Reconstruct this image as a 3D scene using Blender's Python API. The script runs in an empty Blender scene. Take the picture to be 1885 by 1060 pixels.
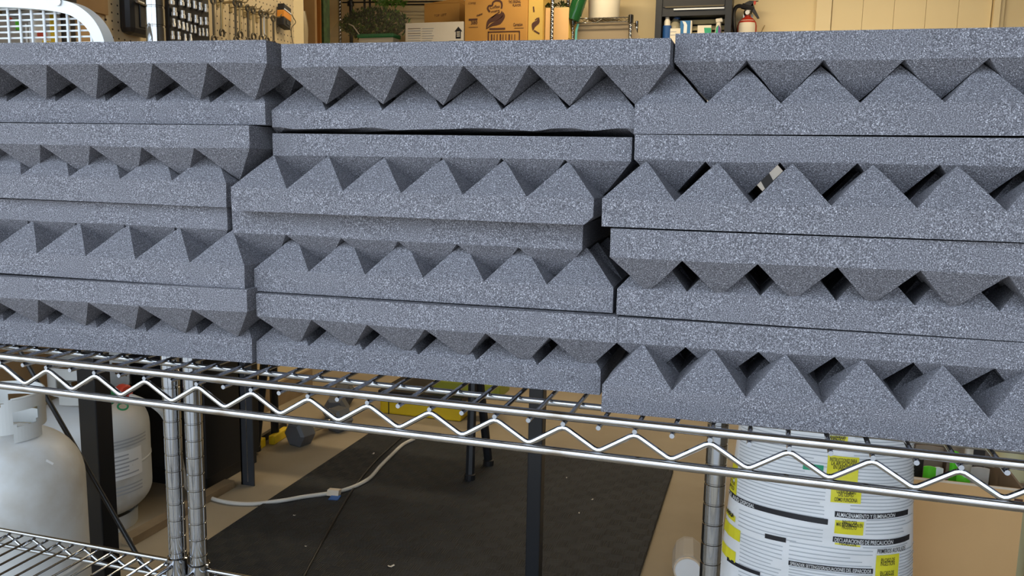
import bpy, math, random
import numpy as np
from mathutils import Vector, Matrix

# ------------------------------------------------------------------ camera
# Everything is laid out in inches: X along the shelf, Y into the garage,
# Z up, Z = 0 at the wires of the shelf; the floor lies at Z = FL.
I = 0.0254
FL = -35.0
YAW, PIT, ROL = (math.radians(a) for a in (16.736, 8.457, 1.075))
CAM = np.array([24.965, -22.066, 7.129])
FPX = 1550.0
_cy, _sy = math.cos(YAW), math.sin(YAW)
FWD = np.array([-_sy * math.cos(PIT), _cy * math.cos(PIT), -math.sin(PIT)])
_r0 = np.array([_cy, _sy, 0.0]); _u0 = np.cross(_r0, FWD)
RGT = math.cos(ROL) * _r0 + math.sin(ROL) * _u0
UPV = np.cross(RGT, FWD)

scene = bpy.context.scene
C = scene.collection
cam_d = bpy.data.cameras.new('camera'); cam = bpy.data.objects.new('camera', cam_d); C.objects.link(cam)
cam_d.sensor_width = 36.0; cam_d.lens = 36.0 * FPX / 1885.0; cam_d.clip_start = 0.02; cam_d.clip_end = 200
m = Matrix.Identity(4)
for i in range(3):
    m[i][0], m[i][1], m[i][2] = RGT[i], UPV[i], -FWD[i]
m[0][3], m[1][3], m[2][3] = CAM[0] * I, CAM[1] * I, (CAM[2] - FL) * I
cam.matrix_world = m
scene.camera = cam

# ------------------------------------------------------------------ light
w = bpy.data.worlds.new('world'); scene.world = w; w.use_nodes = True
bg = w.node_tree.nodes['Background']
bg.inputs[0].default_value = (0.74, 0.86, 1.0, 1); bg.inputs[1].default_value = 4.0

# sun behind the house: it lights the driveway and added street band, not the garage
sl = bpy.data.lights.new('sun', 'SUN'); sl.energy = 11.0; sl.angle = 0.009; sl.color = (1.0, 0.95, 0.86)
so = bpy.data.objects.new('sun', sl); C.objects.link(so); so.rotation_euler = Vector((-0.25, -0.62, -0.85)).to_track_quat('-Z', 'Y').to_euler()

def area(name, loc, rot, sx, sy, power, col):
    l = bpy.data.lights.new(name, 'AREA'); l.shape = 'RECTANGLE'; l.size = sx * I; l.size_y = sy * I
    l.energy = power; l.color = col
    o = bpy.data.objects.new(name, l); C.objects.link(o)
    o.location = (loc[0] * I, loc[1] * I, (loc[2] - FL) * I); o.rotation_euler = rot
    return o
# warm ceiling fixtures of the garage, the last one added to brighten the pegboard (their housings are built with the ceiling)
LAMPS = [(-14, 174, 66, 19), (50, 170, 66, 18), (-16, 96, 66, 15)]
for lx, ly, lz, lp in LAMPS:
    area('ceiling_lamp_light', (lx, ly, lz), (0, 0, 0), 48, 6, lp, (1.0, 0.82, 0.54))
vs = scene.view_settings
vs.view_transform = 'Standard'; vs.look = 'None'; vs.gamma = 1.0; vs.use_curve_mapping = False
vs.exposure = 0.0

# ------------------------------------------------------------------ pixel -> place
def ray(x, y):
    return FWD + RGT * (x - 942.5) / FPX - UPV * (y - 530) / FPX
def onZ(x, y, z=FL):
    d = ray(x, y); return CAM + d * (z - CAM[2]) / d[2]
def onY(x, y, Y):
    d = ray(x, y); return CAM + d * (Y - CAM[1]) / d[1]
def onX(x, y, X):
    d = ray(x, y); return CAM + d * (X - CAM[0]) / d[0]
def dep(x, y, t):
    return CAM + ray(x, y) * t

# ------------------------------------------------------------------ materials
MAT = {}
def mat(name, col, rough=0.6, metal=0.0, noise=None, bump=None, trans=0.0, ior=1.45, spec=0.5, alpha=1.0, coord='Object', emit=None, sheen=0):
    """noise=(scale, other colour, lo, hi[, detail]); bump=(scale, strength, distance)"""
    M = bpy.data.materials.new(name); M.use_nodes = True
    nt = M.node_tree; b = nt.nodes['Principled BSDF']
    b.inputs['Base Color'].default_value = (*col, 1); b.inputs['Roughness'].default_value = rough
    b.inputs['Metallic'].default_value = metal; b.inputs['Transmission Weight'].default_value = trans
    b.inputs['IOR'].default_value = ior; b.inputs['Specular IOR Level'].default_value = spec
    b.inputs['Alpha'].default_value = alpha
    if emit:
        b.inputs['Emission Color'].default_value = (*emit[0], 1); b.inputs['Emission Strength'].default_value = emit[1]
    tc = nt.nodes.new('ShaderNodeTexCoord')
    if noise:
        n = nt.nodes.new('ShaderNodeTexNoise'); n.inputs['Scale'].default_value = noise[0]
        n.inputs['Detail'].default_value = noise[4] if len(noise) > 4 else 4
        nt.links.new(tc.outputs[coord], n.inputs['Vector'])
        r = nt.nodes.new('ShaderNodeValToRGB')
        r.color_ramp.elements[0].position = noise[2]; r.color_ramp.elements[0].color = (*col, 1)
        r.color_ramp.elements[1].position = noise[3]; r.color_ramp.elements[1].color = (*noise[1], 1)
        nt.links.new(n.outputs['Fac'], r.inputs['Fac']); nt.links.new(r.outputs['Color'], b.inputs['Base Color'])
    if bump:
        n = nt.nodes.new('ShaderNodeTexNoise'); n.inputs['Scale'].default_value = bump[0]; n.inputs['Detail'].default_value = 3
        nt.links.new(tc.outputs[coord], n.inputs['Vector'])
        bp = nt.nodes.new('ShaderNodeBump'); bp.inputs['Strength'].default_value = bump[1]; bp.inputs['Distance'].default_value = bump[2]
        nt.links.new(n.outputs['Fac'], bp.inputs['Height']); nt.links.new(bp.outputs['Normal'], b.inputs['Normal'])
    MAT[name] = M
    return M

def foam_material():
    M = bpy.data.materials.new('charcoal_foam'); M.use_nodes = True
    nt = M.node_tree; b = nt.nodes['Principled BSDF']; b.inputs['Roughness'].default_value = 0.95
    b.inputs['Specular IOR Level'].default_value = 0.15
    tc = nt.nodes.new('ShaderNodeTexCoord')
    n = nt.nodes.new('ShaderNodeTexNoise'); n.inputs['Scale'].default_value = 1350; n.inputs['Detail'].default_value = 2.0
    n.inputs['Roughness'].default_value = 0.62
    nt.links.new(tc.outputs['Object'], n.inputs['Vector'])
    r = nt.nodes.new('ShaderNodeValToRGB')
    e = r.color_ramp.elements
    e[0].position = 0.34; e[0].color = (0.058, 0.058, 0.066, 1)
    e[1].position = 0.74; e[1].color = (0.72, 0.72, 0.78, 1)
    e2 = e.new(0.52); e2.color = (0.150, 0.150, 0.170, 1)
    e3 = e.new(0.63); e3.color = (0.265, 0.265, 0.296, 1)
    nt.links.new(n.outputs['Fac'], r.inputs['Fac']); nt.links.new(r.outputs['Color'], b.inputs['Base Color'])
    bp = nt.nodes.new('ShaderNodeBump'); bp.inputs['Strength'].default_value = 0.55; bp.inputs['Distance'].default_value = 0.0012
    nt.links.new(n.outputs['Fac'], bp.inputs['Height']); nt.links.new(bp.outputs['Normal'], b.inputs['Normal'])
    MAT['foam'] = M
foam_material()

def pegboard_material():
    M = bpy.data.materials.new('pegboard'); M.use_nodes = True
    nt = M.node_tree; b = nt.nodes['Principled BSDF']; b.inputs['Roughness'].default_value = 0.6
    ge = nt.nodes.new('ShaderNodeTexCoord')
    sx = nt.nodes.new('ShaderNodeSeparateXYZ'); nt.links.new(ge.outputs['Object'], sx.inputs[0])
    def math_(op, a, bb=None):
        n = nt.nodes.new('ShaderNodeMath'); n.operation = op
        for k, v in ((0, a), (1, bb)):
            if v is None: continue
            if isinstance(v, (int, float)): n.inputs[k].default_value = v
            else: nt.links.new(v, n.inputs[k])
        return n.outputs[0]
    ds = []
    for out in ('Y', 'Z'):
        f = math_('FRACT', math_('DIVIDE', sx.outputs[out], I))
        d = math_('SUBTRACT', f, 0.5); ds.append(math_('MULTIPLY', d, d))
    dist = math_('SQRT', math_('ADD', ds[0], ds[1]))
    msk = math_('LESS_THAN', dist, 0.125)
    mx = nt.nodes.new('ShaderNodeMix'); mx.data_type = 'RGBA'
    mx.inputs['A'].default_value = (0.62, 0.50, 0.31, 1); mx.inputs['B'].default_value = (0.035, 0.022, 0.012, 1)
    nt.links.new(msk, mx.inputs['Factor']); nt.links.new(mx.outputs['Result'], b.inputs['Base Color'])
    MAT['pegboard'] = M
pegboard_material()

def mat_rubber():
    M = bpy.data.materials.new('rubber_mat'); M.use_nodes = True
    nt = M.node_tree; b = nt.nodes['Principled BSDF']
    b.inputs['Base Color'].default_value = (0.017, 0.018, 0.021, 1); b.inputs['Roughness'].default_value = 0.66; b.inputs['Specular IOR Level'].default_value = 0.42
    tc = nt.nodes.new('ShaderNodeTexCoord')
    ck = nt.nodes.new('ShaderNodeTexChecker'); ck.inputs['Scale'].default_value = 1 / (1.5 * I)
    nt.links.new(tc.outputs['Object'], ck.inputs['Vector'])
    hs = []
    for ax in ('X', 'Y'):
        wv = nt.nodes.new('ShaderNodeTexWave'); wv.bands_direction = ax; wv.inputs['Scale'].default_value = 1 / (0.36 * I) / 3.1416 * 1.5
        nt.links.new(tc.outputs['Object'], wv.inputs['Vector']); hs.append(wv.outputs['Fac'])
    mx = nt.nodes.new('ShaderNodeMix'); mx.data_type = 'FLOAT'
    nt.links.new(ck.outputs['Fac'], mx.inputs['Factor']); nt.links.new(hs[0], mx.inputs['A']); nt.links.new(hs[1], mx.inputs['B'])
    bp = nt.nodes.new('ShaderNodeBump'); bp.inputs['Strength'].default_value = 0.9; bp.inputs['Distance'].default_value = 0.002
    nt.links.new(mx.outputs['Result'], bp.inputs['Height']); nt.links.new(bp.outputs['Normal'], b.inputs['Normal'])
    n = nt.nodes.new('ShaderNodeTexNoise'); n.inputs['Scale'].default_value = 9; n.inputs['Detail'].default_value = 6
    nt.links.new(tc.outputs['Object'], n.inputs['Vector'])
    r = nt.nodes.new('ShaderNodeValToRGB')
    r.color_ramp.elements[0].position = .4; r.color_ramp.elements[0].color = (0.009, 0.0115, 0.0165, 1)
    r.color_ramp.elements[1].position = .75; r.color_ramp.elements[1].color = (0.019, 0.022, 0.027, 1)
    nt.links.new(n.outputs['Fac'], r.inputs['Fac']); nt.links.new(r.outputs['Color'], b.inputs['Base Color'])
    MAT['rubber'] = M
mat_rubber()

mat('chrome', (0.40, 0.41, 0.43), 0.09, 1.0)
mat('worn_chrome', (0.40, 0.40, 0.41), 0.12, 1.0, noise=(40, (0.27, 0.24, 0.21), 0.52, 0.72, 6))
mat('black_metal', (0.012, 0.013, 0.016), 0.38)
mat('grey_metal', (0.05, 0.055, 0.065), 0.4, 0.3)
mat('black_plastic', (0.012, 0.012, 0.014), 0.45)
mat('black_vinyl', (0.01, 0.01, 0.012), 0.5)
mat('tank_paint', (0.62, 0.64, 0.65), 0.36, noise=(6, (0.40, 0.35, 0.27), 0.5, 0.75, 9))
mat('tank_collar', (0.60, 0.62, 0.62), 0.4)
mat('dark_hole', (0.02, 0.02, 0.02), 0.9)
mat('concrete', (0.35, 0.29, 0.205), 0.75, noise=(2.2, (0.26, 0.21, 0.145), 0.4, 0.7, 10), bump=(60, 0.15, 0.002))
mat('driveway', (0.42, 0.405, 0.385), 0.9, noise=(5, (0.36, 0.345, 0.33), 0.4, 0.7, 6))
mat('band_dark', (0.075, 0.08, 0.07), 0.9)  # dark tone of the added band that the chrome reflects
mat('wall_paint', (0.80, 0.66, 0.40), 0.75, bump=(120, 0.1, 0.001))
mat('door_paint', (0.76, 0.63, 0.38), 0.5)
mat('trim_paint', (0.78, 0.65, 0.40), 0.45)
mat('bare_board', (0.20, 0.17, 0.13), 0.9)
mat('plywood', (0.36, 0.22, 0.095), 0.7, noise=(6, (0.25, 0.145, 0.06), 0.35, 0.7, 8))
mat('orange_wood', (0.42, 0.16, 0.03), 0.6, noise=(8, (0.33, 0.12, 0.02), 0.35, 0.7, 8))
mat('beam_wood', (0.30, 0.22, 0.13), 0.75, noise=(9, (0.20, 0.14, 0.08), 0.35, 0.7, 8))
mat('cardboard', (0.66, 0.41, 0.185), 0.8, noise=(5, (0.60, 0.365, 0.16), 0.35, 0.7, 6))
mat('cardboard_orange', (0.52, 0.27, 0.065), 0.8, noise=(5, (0.47, 0.235, 0.055), 0.35, 0.7, 6))
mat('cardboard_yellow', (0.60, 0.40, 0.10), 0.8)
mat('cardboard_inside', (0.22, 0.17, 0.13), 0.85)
mat('cardboard_edge', (0.66, 0.56, 0.44), 0.8)
mat('white_carton', (0.78, 0.72, 0.62), 0.7)
mat('print_black', (0.015, 0.015, 0.02), 0.6)
mat('print_brown', (0.075, 0.03, 0.02), 0.7)
mat('print_grey', (0.40, 0.42, 0.46), 0.6)
mat('print_faint', (0.50, 0.53, 0.57), 0.5)
mat('print_white', (0.8, 0.82, 0.84), 0.55)
mat('print_yellow', (0.80, 0.74, 0.04), 0.45)
mat('print_green', (0.03, 0.36, 0.20), 0.5)
mat('bag_plastic', (0.84, 0.86, 0.89), 0.33, bump=(16, 0.35, 0.012))
mat('white_plastic', (0.74, 0.78, 0.80), 0.35)
mat('white_enamel', (0.72, 0.75, 0.77), 0.4)
mat('cream_plastic', (0.62, 0.57, 0.33), 0.5)
mat('bucket_white', (0.74, 0.68, 0.56), 0.45)
mat('yellow_plastic', (0.72, 0.50, 0.015), 0.45)
mat('lime_plastic', (0.30, 0.33, 0.03), 0.5)
mat('orange_plastic', (0.75, 0.28, 0.03), 0.5)
mat('red_paint', (0.42, 0.03, 0.012), 0.35)
mat('red_plastic', (0.60, 0.06, 0.03), 0.45)
mat('green_plastic', (0.02, 0.22, 0.08), 0.45)
mat('bright_green', (0.12, 0.62, 0.03), 0.5)
mat('blue_plastic', (0.02, 0.09, 0.30), 0.4)
mat('blue_card', (0.02, 0.16, 0.42), 0.5)
mat('purple_print', (0.12, 0.03, 0.24), 0.5)
mat('teal_plastic', (0.10, 0.36, 0.36), 0.45)
mat('steel', (0.55, 0.54, 0.52), 0.3, 1.0)
mat('bright_steel', (0.85, 0.84, 0.82), 0.35, 0.6)
mat('brass_steel', (0.36, 0.29, 0.16), 0.42, 0.8)
mat('dark_steel', (0.10, 0.085, 0.06), 0.5, 0.6)
mat('dumbbell_grey', (0.10, 0.105, 0.115), 0.5)
mat('cable_white', (0.55, 0.53, 0.49), 0.55)
mat('hose_grey', (0.50, 0.50, 0.48), 0.5)
mat('leaf_dark', (0.018, 0.045, 0.016), 0.6, noise=(30, (0.045, 0.10, 0.03), 0.4, 0.7))
mat('leaf_green', (0.10, 0.22, 0.03), 0.5)
mat('bag_film', (0.66, 0.62, 0.50), 0.3, alpha=0.10)
mat('brown_film', (0.52, 0.42, 0.26), 0.35, alpha=0.75)
mat('frosted', (0.55, 0.52, 0.48), 0.35, alpha=0.55)
mat('liner', (0.27, 0.215, 0.145), 0.7)
mat('bottle_green', (0.012, 0.075, 0.022), 0.12)
mat('clear_plastic', (0.66, 0.60, 0.42), 0.2, alpha=0.4)
mat('taupe_cloth', (0.34, 0.27, 0.21), 0.9)
mat('dark_cloth', (0.045, 0.038, 0.035), 0.9)
mat('pale_cloth', (0.62, 0.56, 0.48), 0.9)
mat('louver', (0.44, 0.38, 0.22), 0.6)
mat('lamp_glass', (0.9, 0.9, 0.9), 0.4, emit=((1.0, 0.8, 0.52), 6.0))

# ------------------------------------------------------------------ mesh builder
def Wm(p):                       # inches -> metres
    return np.array([p[0] * I, p[1] * I, (p[2] - FL) * I])

class MB:
    def __init__(s): s.v = []; s.f = []
    def add(s, verts, faces):
        o = len(s.v); s.v.extend([tuple(map(float, p)) for p in verts]); s.f.extend([tuple(i + o for i in fc) for fc in faces]); return s
    def box(s, x0, x1, y0, y1, z0, z1):
        v = [(x, y, z) for z in (z0, z1) for y in (y0, y1) for x in (x0, x1)]
        return s.add(v, [(0, 2, 3, 1), (4, 5, 7, 6), (0, 1, 5, 4), (2, 6, 7, 3), (0, 4, 6, 2), (1, 3, 7, 5)])
    def obox(s, c, ax, ay, az):      # centre and three half-axis vectors
        c, ax, ay, az = map(np.asarray, (c, ax, ay, az))
        v = [c + i * ax + j * ay + k * az for k in (-1, 1) for j in (-1, 1) for i in (-1, 1)]
        return s.add(v, [(0, 2, 3, 1), (4, 5, 7, 6), (0, 1, 5, 4), (2, 6, 7, 3), (0, 4, 6, 2), (1, 3, 7, 5)])
    def tube(s, path, r, n=10, closed=False):
        P = [np.asarray(p, float) for p in path]; N = len(P)
        rr = r if isinstance(r, (list, tuple)) else [r] * N
        vs, prev = [], None
        for i in range(N):
            if closed: t = P[(i + 1) % N] - P[i - 1]
            else: t = P[min(i + 1, N - 1)] - P[max(i - 1, 0)]
            t = t / (np.linalg.norm(t) + 1e-12)
            if prev is None:
                a = np.array([0, 0, 1.0]) if abs(t[2]) < .9 else np.array([1.0, 0, 0])
                u = np.cross(t, a)
            else: u = prev - t * (prev @ t)
            u = u / np.linalg.norm(u); prev = u; wv = np.cross(t, u)
            vs += [P[i] + rr[i] * (math.cos(2 * math.pi * k / n) * u + math.sin(2 * math.pi * k / n) * wv) for k in range(n)]
        fs = []
        for i in range(N if closed else N - 1):
            j = (i + 1) % N
            fs += [(i * n + k, i * n + (k + 1) % n, j * n + (k + 1) % n, j * n + k) for k in range(n)]
        if not closed: fs += [tuple(range(n))[::-1], tuple((N - 1) * n + k for k in range(n))]
        return s.add(vs, fs)
    def lathe(s, c, prof, n=24, axis=None, caps=True, sx=1.0, sy=1.0):
        """prof: (radius, height) pairs from bottom to top around axis through c"""
        c = np.asarray(c, float)
        if axis is None: a, u, v2 = np.array([0, 0, 1.0]), np.array([1.0, 0, 0]), np.array([0, 1.0, 0])
        else:
            a = np.asarray(axis, float); a = a / np.linalg.norm(a)
            u = np.cross(a, [0, 0, 1.0] if abs(a[2]) < .9 else [1.0, 0, 0]); u = u / np.linalg.norm(u); v2 = np.cross(a, u)
        vs = []
        for r, h in prof:
            vs += [c + a * h + r * (sx * math.cos(2 * math.pi * k / n) * u + sy * math.sin(2 * math.pi * k / n) * v2) for k in range(n)]
        fs = []
        for i in range(len(prof) - 1):
            fs += [(i * n + k, i * n + (k + 1) % n, (i + 1) * n + (k + 1) % n, (i + 1) * n + k) for k in range(n)]
        if caps: fs += [tuple(range(n))[::-1], tuple((len(prof) - 1) * n + k for k in range(n))]
        return s.add(vs, fs)
    def plate(s, poly, off):         # polygon (3D points) extruded by vector off
        P = [np.asarray(p, float) for p in poly]; off = np.asarray(off, float); n = len(P)
        return s.add(P + [p + off for p in P], [tuple(range(n)), tuple(range(2 * n - 1, n - 1, -1))] + [(i, i + n, (i + 1) % n + n, (i + 1) % n) for i in range(n)])
    def sheet(s, fn, nu, nv, thick=None):
        vs = [np.asarray(fn(i / nu, j / nv), float) for j in range(nv + 1) for i in range(nu + 1)]
        fs = [(j * (nu + 1) + i, j * (nu + 1) + i + 1, (j + 1) * (nu + 1) + i + 1, (j + 1) * (nu + 1) + i) for j in range(nv) for i in range(nu)]
        if thick is not None:
            o = len(vs); t = np.asarray(thick, float)
            fs += [tuple(k + o for k in f[::-1]) for f in fs]
            vs += [p + t for p in vs[:o]]
            W = nu + 1
            edge = [i for i in range(W)] + [j * W + nu for j in range(1, nv + 1)] + [nv * W + i for i in range(nu - 1, -1, -1)] + [j * W for j in range(nv - 1, 0, -1)]
            fs += [(edge[i], edge[(i + 1) % len(edge)] , edge[(i + 1) % len(edge)] + o, edge[i] + o)[::-1] for i in range(len(edge))]
        return s.add(vs, fs)
    def build(s, name, material, parent=None, smooth=False, bevel=None):
        V = np.array(s.v); V = np.stack([V[:, 0] * I, V[:, 1] * I, (V[:, 2] - FL) * I], 1)
        lo, hi = V.min(0), V.max(0)
        org = np.array([(lo[0] + hi[0]) / 2, (lo[1] + hi[1]) / 2, lo[2]])
        me = bpy.data.meshes.new(name); me.from_pydata([tuple(p) for p in (V - org)], [], s.f); me.update()
        me.materials.append(MAT[material] if isinstance(material, str) else material)
        if smooth:
            me.polygons.foreach_set('use_smooth', [True] * len(me.polygons))
            try: me.set_sharp_from_angle(angle=math.radians(40))
            except Exception: pass
        o = bpy.data.objects.new(name, me); C.objects.link(o)
        pl = np.zeros(3)
        if parent is not None:
            o.parent = parent; p = parent
            while p is not None: pl = pl + np.array(p.location); p = p.parent
        o.location = tuple(org - pl)
        if bevel:
            b = o.modifiers.new('bevel', 'BEVEL'); b.width = bevel * I; b.segments = 2; b.limit_method = 'ANGLE'
        return o

def tag(o, label=None, cat=None, group=None, kind=None):
    if label: o['label'] = label
    if cat: o['category'] = cat
    if group: o['group'] = group
    if kind: o['kind'] = kind
    return o
def thing(name, label, cat, base, group=None):
    o = bpy.data.objects.new(name, None); C.objects.link(o); o.empty_display_size = 0.05
    o.location = tuple(Wm(base)); return tag(o, label, cat, group)
def clone(src, parent, dloc):        # copy of one part, sharing its mesh, moved by dloc inches
    o = src.copy(); C.objects.link(o); o.parent = parent
    o.location = Vector(src.location) + Vector([d * I for d in dloc]); return o

_tx = {}
def text_mesh(s, size=1.0, width=None, bold=0.0):
    """flat lettering: list of (x, y) verts and faces, baseline at y = 0, left at x = 0"""
    key = (s, size, width, bold)
    if key in _tx: return _tx[key]
    cu = bpy.data.curves.new('t', 'FONT'); cu.body = s; cu.size = 1.0; cu.resolution_u = 2; cu.offset = bold
    ob = bpy.data.objects.new('t', cu); C.objects.link(ob)
    dg = bpy.context.evaluated_depsgraph_get(); dg.update()
    me = bpy.data.meshes.new_from_object(ob.evaluated_get(dg))
    v = np.array([(p.co.x, p.co.y) for p in me.vertices]) if len(me.vertices) else np.zeros((1, 2))
    f = [tuple(p.vertices) for p in me.polygons]
    bpy.data.objects.remove(ob); bpy.data.curves.remove(cu); bpy.data.meshes.remove(me)
    v[:, 0] -= v[:, 0].min(); k = size
    v = v * k
    if width: v[:, 0] *= width / max(v[:, 0].max(), 1e-6)
    _tx[key] = (v, f); return v, f
def put_text(mb, s, org, ux, uy, size, width=None, bold=0.0):
    v, f = text_mesh(s, size, width, bold); org, ux, uy = map(np.asarray, (org, ux, uy))
    mb.add([org + ux * a + uy * b for a, b in v], f); return mb

# ================================================================== THE SETTING
def struct(name, mb, m):
    return tag(mb.build(name, m), kind='structure')
ZC = 70.0; YB = 215.0; XL = -54.0; XR = 120.0; YF = -55.0
floor = struct('floor', MB().box(-130, XR + 4, YF, YB + 4, FL - 6, FL), 'concrete')
struct('trim_1', MB().box(-900, 900, -900, YF, FL - 6.6, FL - .4), 'driveway')
struct('reflection_band', MB().box(-900, 900, -760, -740, FL - .4, 40), 'band_dark')  # unseen dark band, added so the chrome mirrors a dark horizon
struct('light_block_front', MB().box(78, XR + 4, YF - 4, YF, FL, ZC), 'bare_board')  # unseen, added to block light coming from the right
struct('wall_back', MB().box(-130, XR + 4, YB, YB + 4, FL, ZC), 'wall_paint')
wl = struct('wall_left', MB().box(XL - 4, XL, 2, 112, FL, ZC).box(-115, XL - 4, 108, 112, FL, ZC), 'wall_paint')
struct('wall_side', MB().box(-119, -115, 108, YB, FL, ZC), 'wall_paint')
struct('wall_right', MB().box(XR, XR + 4, YF, YB, FL, ZC), 'bare_board')
struct('ceiling', MB().box(-130, XR + 4, YF, YB + 4, ZC, ZC + 4), 'bare_board')
struct('baseboard_left', MB().box(XL, XL + .6, 62, 112, FL, FL + 4), 'beam_wood')
struct('baseboard_back', MB().box(-115, XR, YB - .6, YB, FL, FL + 3.5), 'trim_paint')
for lx, ly, lz, lp in LAMPS:
    t = thing('ceiling_light', 'long ceiling light %s' % ('middle' if ly < 120 else 'over the back left of the garage' if lx < 0 else 'over the back right of the garage'), 'light', (lx, ly, lz + .4))
    MB().box(lx - 25, lx + 25, ly - 3.5, ly + 3.5, lz + 1.2, ZC).build('housing', 'white_enamel', t)
    MB().box(lx - 24, lx + 24, ly - 2.6, ly + 2.6, lz + .5, lz + 1.2).build('diffuser', 'lamp_glass', t)

# door in the back wall (pale, with upright grooves) and its casing
def wallx(px, py=30, Y=YB): return onY(px, py, Y)[0]
d0, d1 = wallx(1531, 30, YB - 1), wallx(1824, 30, YB - 1)
dr = bpy.data.objects.new('door_1', None); C.objects.link(dr); dr['kind'] = 'structure'
dr.location = tuple(Wm(((d0 + d1) / 2, YB - 1, FL)))
dn = 5
for i in range(dn):
    a, b = d0 + (d1 - d0) * i / dn, d0 + (d1 - d0) * (i + 1) / dn
    MB().box(a + .03, b - .03, YB - 1.1, YB - .1, FL + .3, ZC - 12).build('panel', 'door_paint', dr, bevel=.05)
MB().lathe((d1 - 4, YB - 1.2, 2), [(.4, 0), (.5, .8), (1.1, 1.4), (1.2, 2), (.8, 2.4)], 16, axis=(0, -1, 0)).build('door_knob', 'steel', dr, True)
c0, c1 = wallx(1502, 30, YB - 1.5), wallx(1848, 30, YB - 1.5)
struct('trim_2', MB().box(c0, d0 - .2, YB - 1.6, YB, FL, ZC - 8), 'trim_paint')
struct('trim_3', MB().box(d1 + .2, d1 + 1.6, YB - 2.6, YB, FL, ZC - 8).box(d1 + 1.6, c1, YB - 1.4, YB, FL, ZC - 8), 'trim_paint')
struct('trim_4', MB().box(c0, c1, YB - 1.6, YB, ZC - 12, ZC - 8), 'trim_paint')

# rubber mat on the floor
MT = FL + .45
tag(MB().box(-31.9, 14.6, 20, 92, FL, MT).build('floor_mat', 'rubber', bevel=.1), 'large black textured rubber mat lying on the garage floor', 'mat')

# ================================================================== FOAM PANELS
rng = np.random.default_rng(7)
def vnoise(P, scale, seed):
    """smooth value noise, vectorised"""
    r = np.random.default_rng(seed); T = r.random((32, 32, 32)) * 2 - 1
    Q = P / scale + 100; i = np.floor(Q).astype(int); t = Q - i; t = t * t * (3 - 2 * t); i %= 32; j = (i + 1) % 32
    out = 0
    for a in (0, 1):
        for b in (0, 1):
            for c in (0, 1):
                wgt = (t[:, 0] if a else 1 - t[:, 0]) * (t[:, 1] if b else 1 - t[:, 1]) * (t[:, 2] if c else 1 - t[:, 2])
                out = out + wgt * T[(j if a else i)[:, 0], (j if b else i)[:, 1], (j if c else i)[:, 2]]
    return out
HP = 1.10          # height of a pyramid
def foam_panel(X0, Y0, th, Zl, Zr, base, up, label, seed, sc=1.0, clip=.96, ragged=False, rnd=0.0):
    nc = 8; N = 6 * nc; W = 12.0
    g = np.linspace(0, W, N + 1)
    xs, ys = np.meshgrid(g, g)
    u = np.abs(((xs / 2.0) % 1.0) * 2 - 1); v = np.abs(((ys / 2.0) % 1.0) * 2 - 1)
    h = HP * np.minimum(1 - np.maximum(u, v), clip)
    h[:, [0, -1]] = 0; h[[0, -1], :] = 0
    V = [np.stack([xs.ravel(), ys.ravel(), h.ravel()], 1)]
    F = []
    L = N + 1
    for j in range(N):
        for i in range(N):
            a, b, c, d = j * L + i, j * L + i + 1, (j + 1) * L + i + 1, (j + 1) * L + i
            if ((i % nc) < nc // 2) == ((j % nc) < nc // 2): F += [(a, b, c), (a, c, d)]
            else: F += [(a, b, d), (b, c, d)]
    base = base - .022
    # perimeter walls down to the base
    ring = [i for i in range(L)] + [j * L + N for j in range(1, L)] + [N * L + i for i in range(N - 1, -1, -1)] + [j * L for j in range(N - 1, 0, -1)]
    R = len(ring); rows = 4; top = V[0][ring]; prev = ring; off = L * L
    for k in range(1, rows + 1):
        q = top.copy(); q[:, 2] = -base * k / rows
        V.append(q); cur = list(range(off, off + R)); off += R
        for i in range(R):
            j = (i + 1) % R; F.append((prev[i], cur[i], cur[j], prev[j]))
        prev = cur
    F.append(tuple(prev[::-1]))
    V = np.concatenate(V)
    if ragged:       # torn lower front edge
        idx = np.array(prev); fr = idx[(V[idx, 1] < .01)]
        V[fr, 2] += .16 + .09 * vnoise(V[fr] * [1, 0, 0], .9, seed + 5)
        V[fr, 1] += .0
    if rnd:          # a rounded corner at the right end
        k = (V[:, 0] > W - rnd) & (V[:, 2] < -base + rnd)
        dx = (V[k, 0] - (W - rnd)) / rnd; V[k, 2] += rnd * (1 - np.sqrt(np.clip(1 - (dx * .95) ** 2, 0, 1)))
    # slight unevenness of cut foam
    nz = np.stack([vnoise(V, 2.6, seed + 11 * k) for k in range(3)], 1) * .03 + np.stack([vnoise(V, .45, seed + 7 * k + 3) for k in range(3)], 1) * .008
    nz[:, 2] *= np.clip((V[:, 2] + base) / .3, 0, .8); V = V + nz
    V[:, 2] += (Zr - Zl) * V[:, 0] / W * (1 if up else -1)
    if not up: V[:, 2] *= -1; F = [f[::-1] for f in F]
    V[:, 0] *= sc
    me = bpy.data.meshes.new('foam_panel'); me.from_pydata([tuple(p) for p in V * I], [], F); me.update()
    me.materials.append(MAT['foam'])
    o = bpy.data.objects.new('foam_panel', me); C.objects.link(o)
    o.location = tuple(Wm((X0, Y0, Zl))); o.rotation_euler = (0, 0, math.radians(th))
    return tag(o, label, 'foam panel', 'acoustic foam panels stacked on the shelf')

JL, JC, JR = [10.83, 8.2, 5.49, 2.85, .09], [10.64, 7.96, 5.37, 2.735, .09], [10.8, 8.01, 5.4, 2.755, .09]
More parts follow.
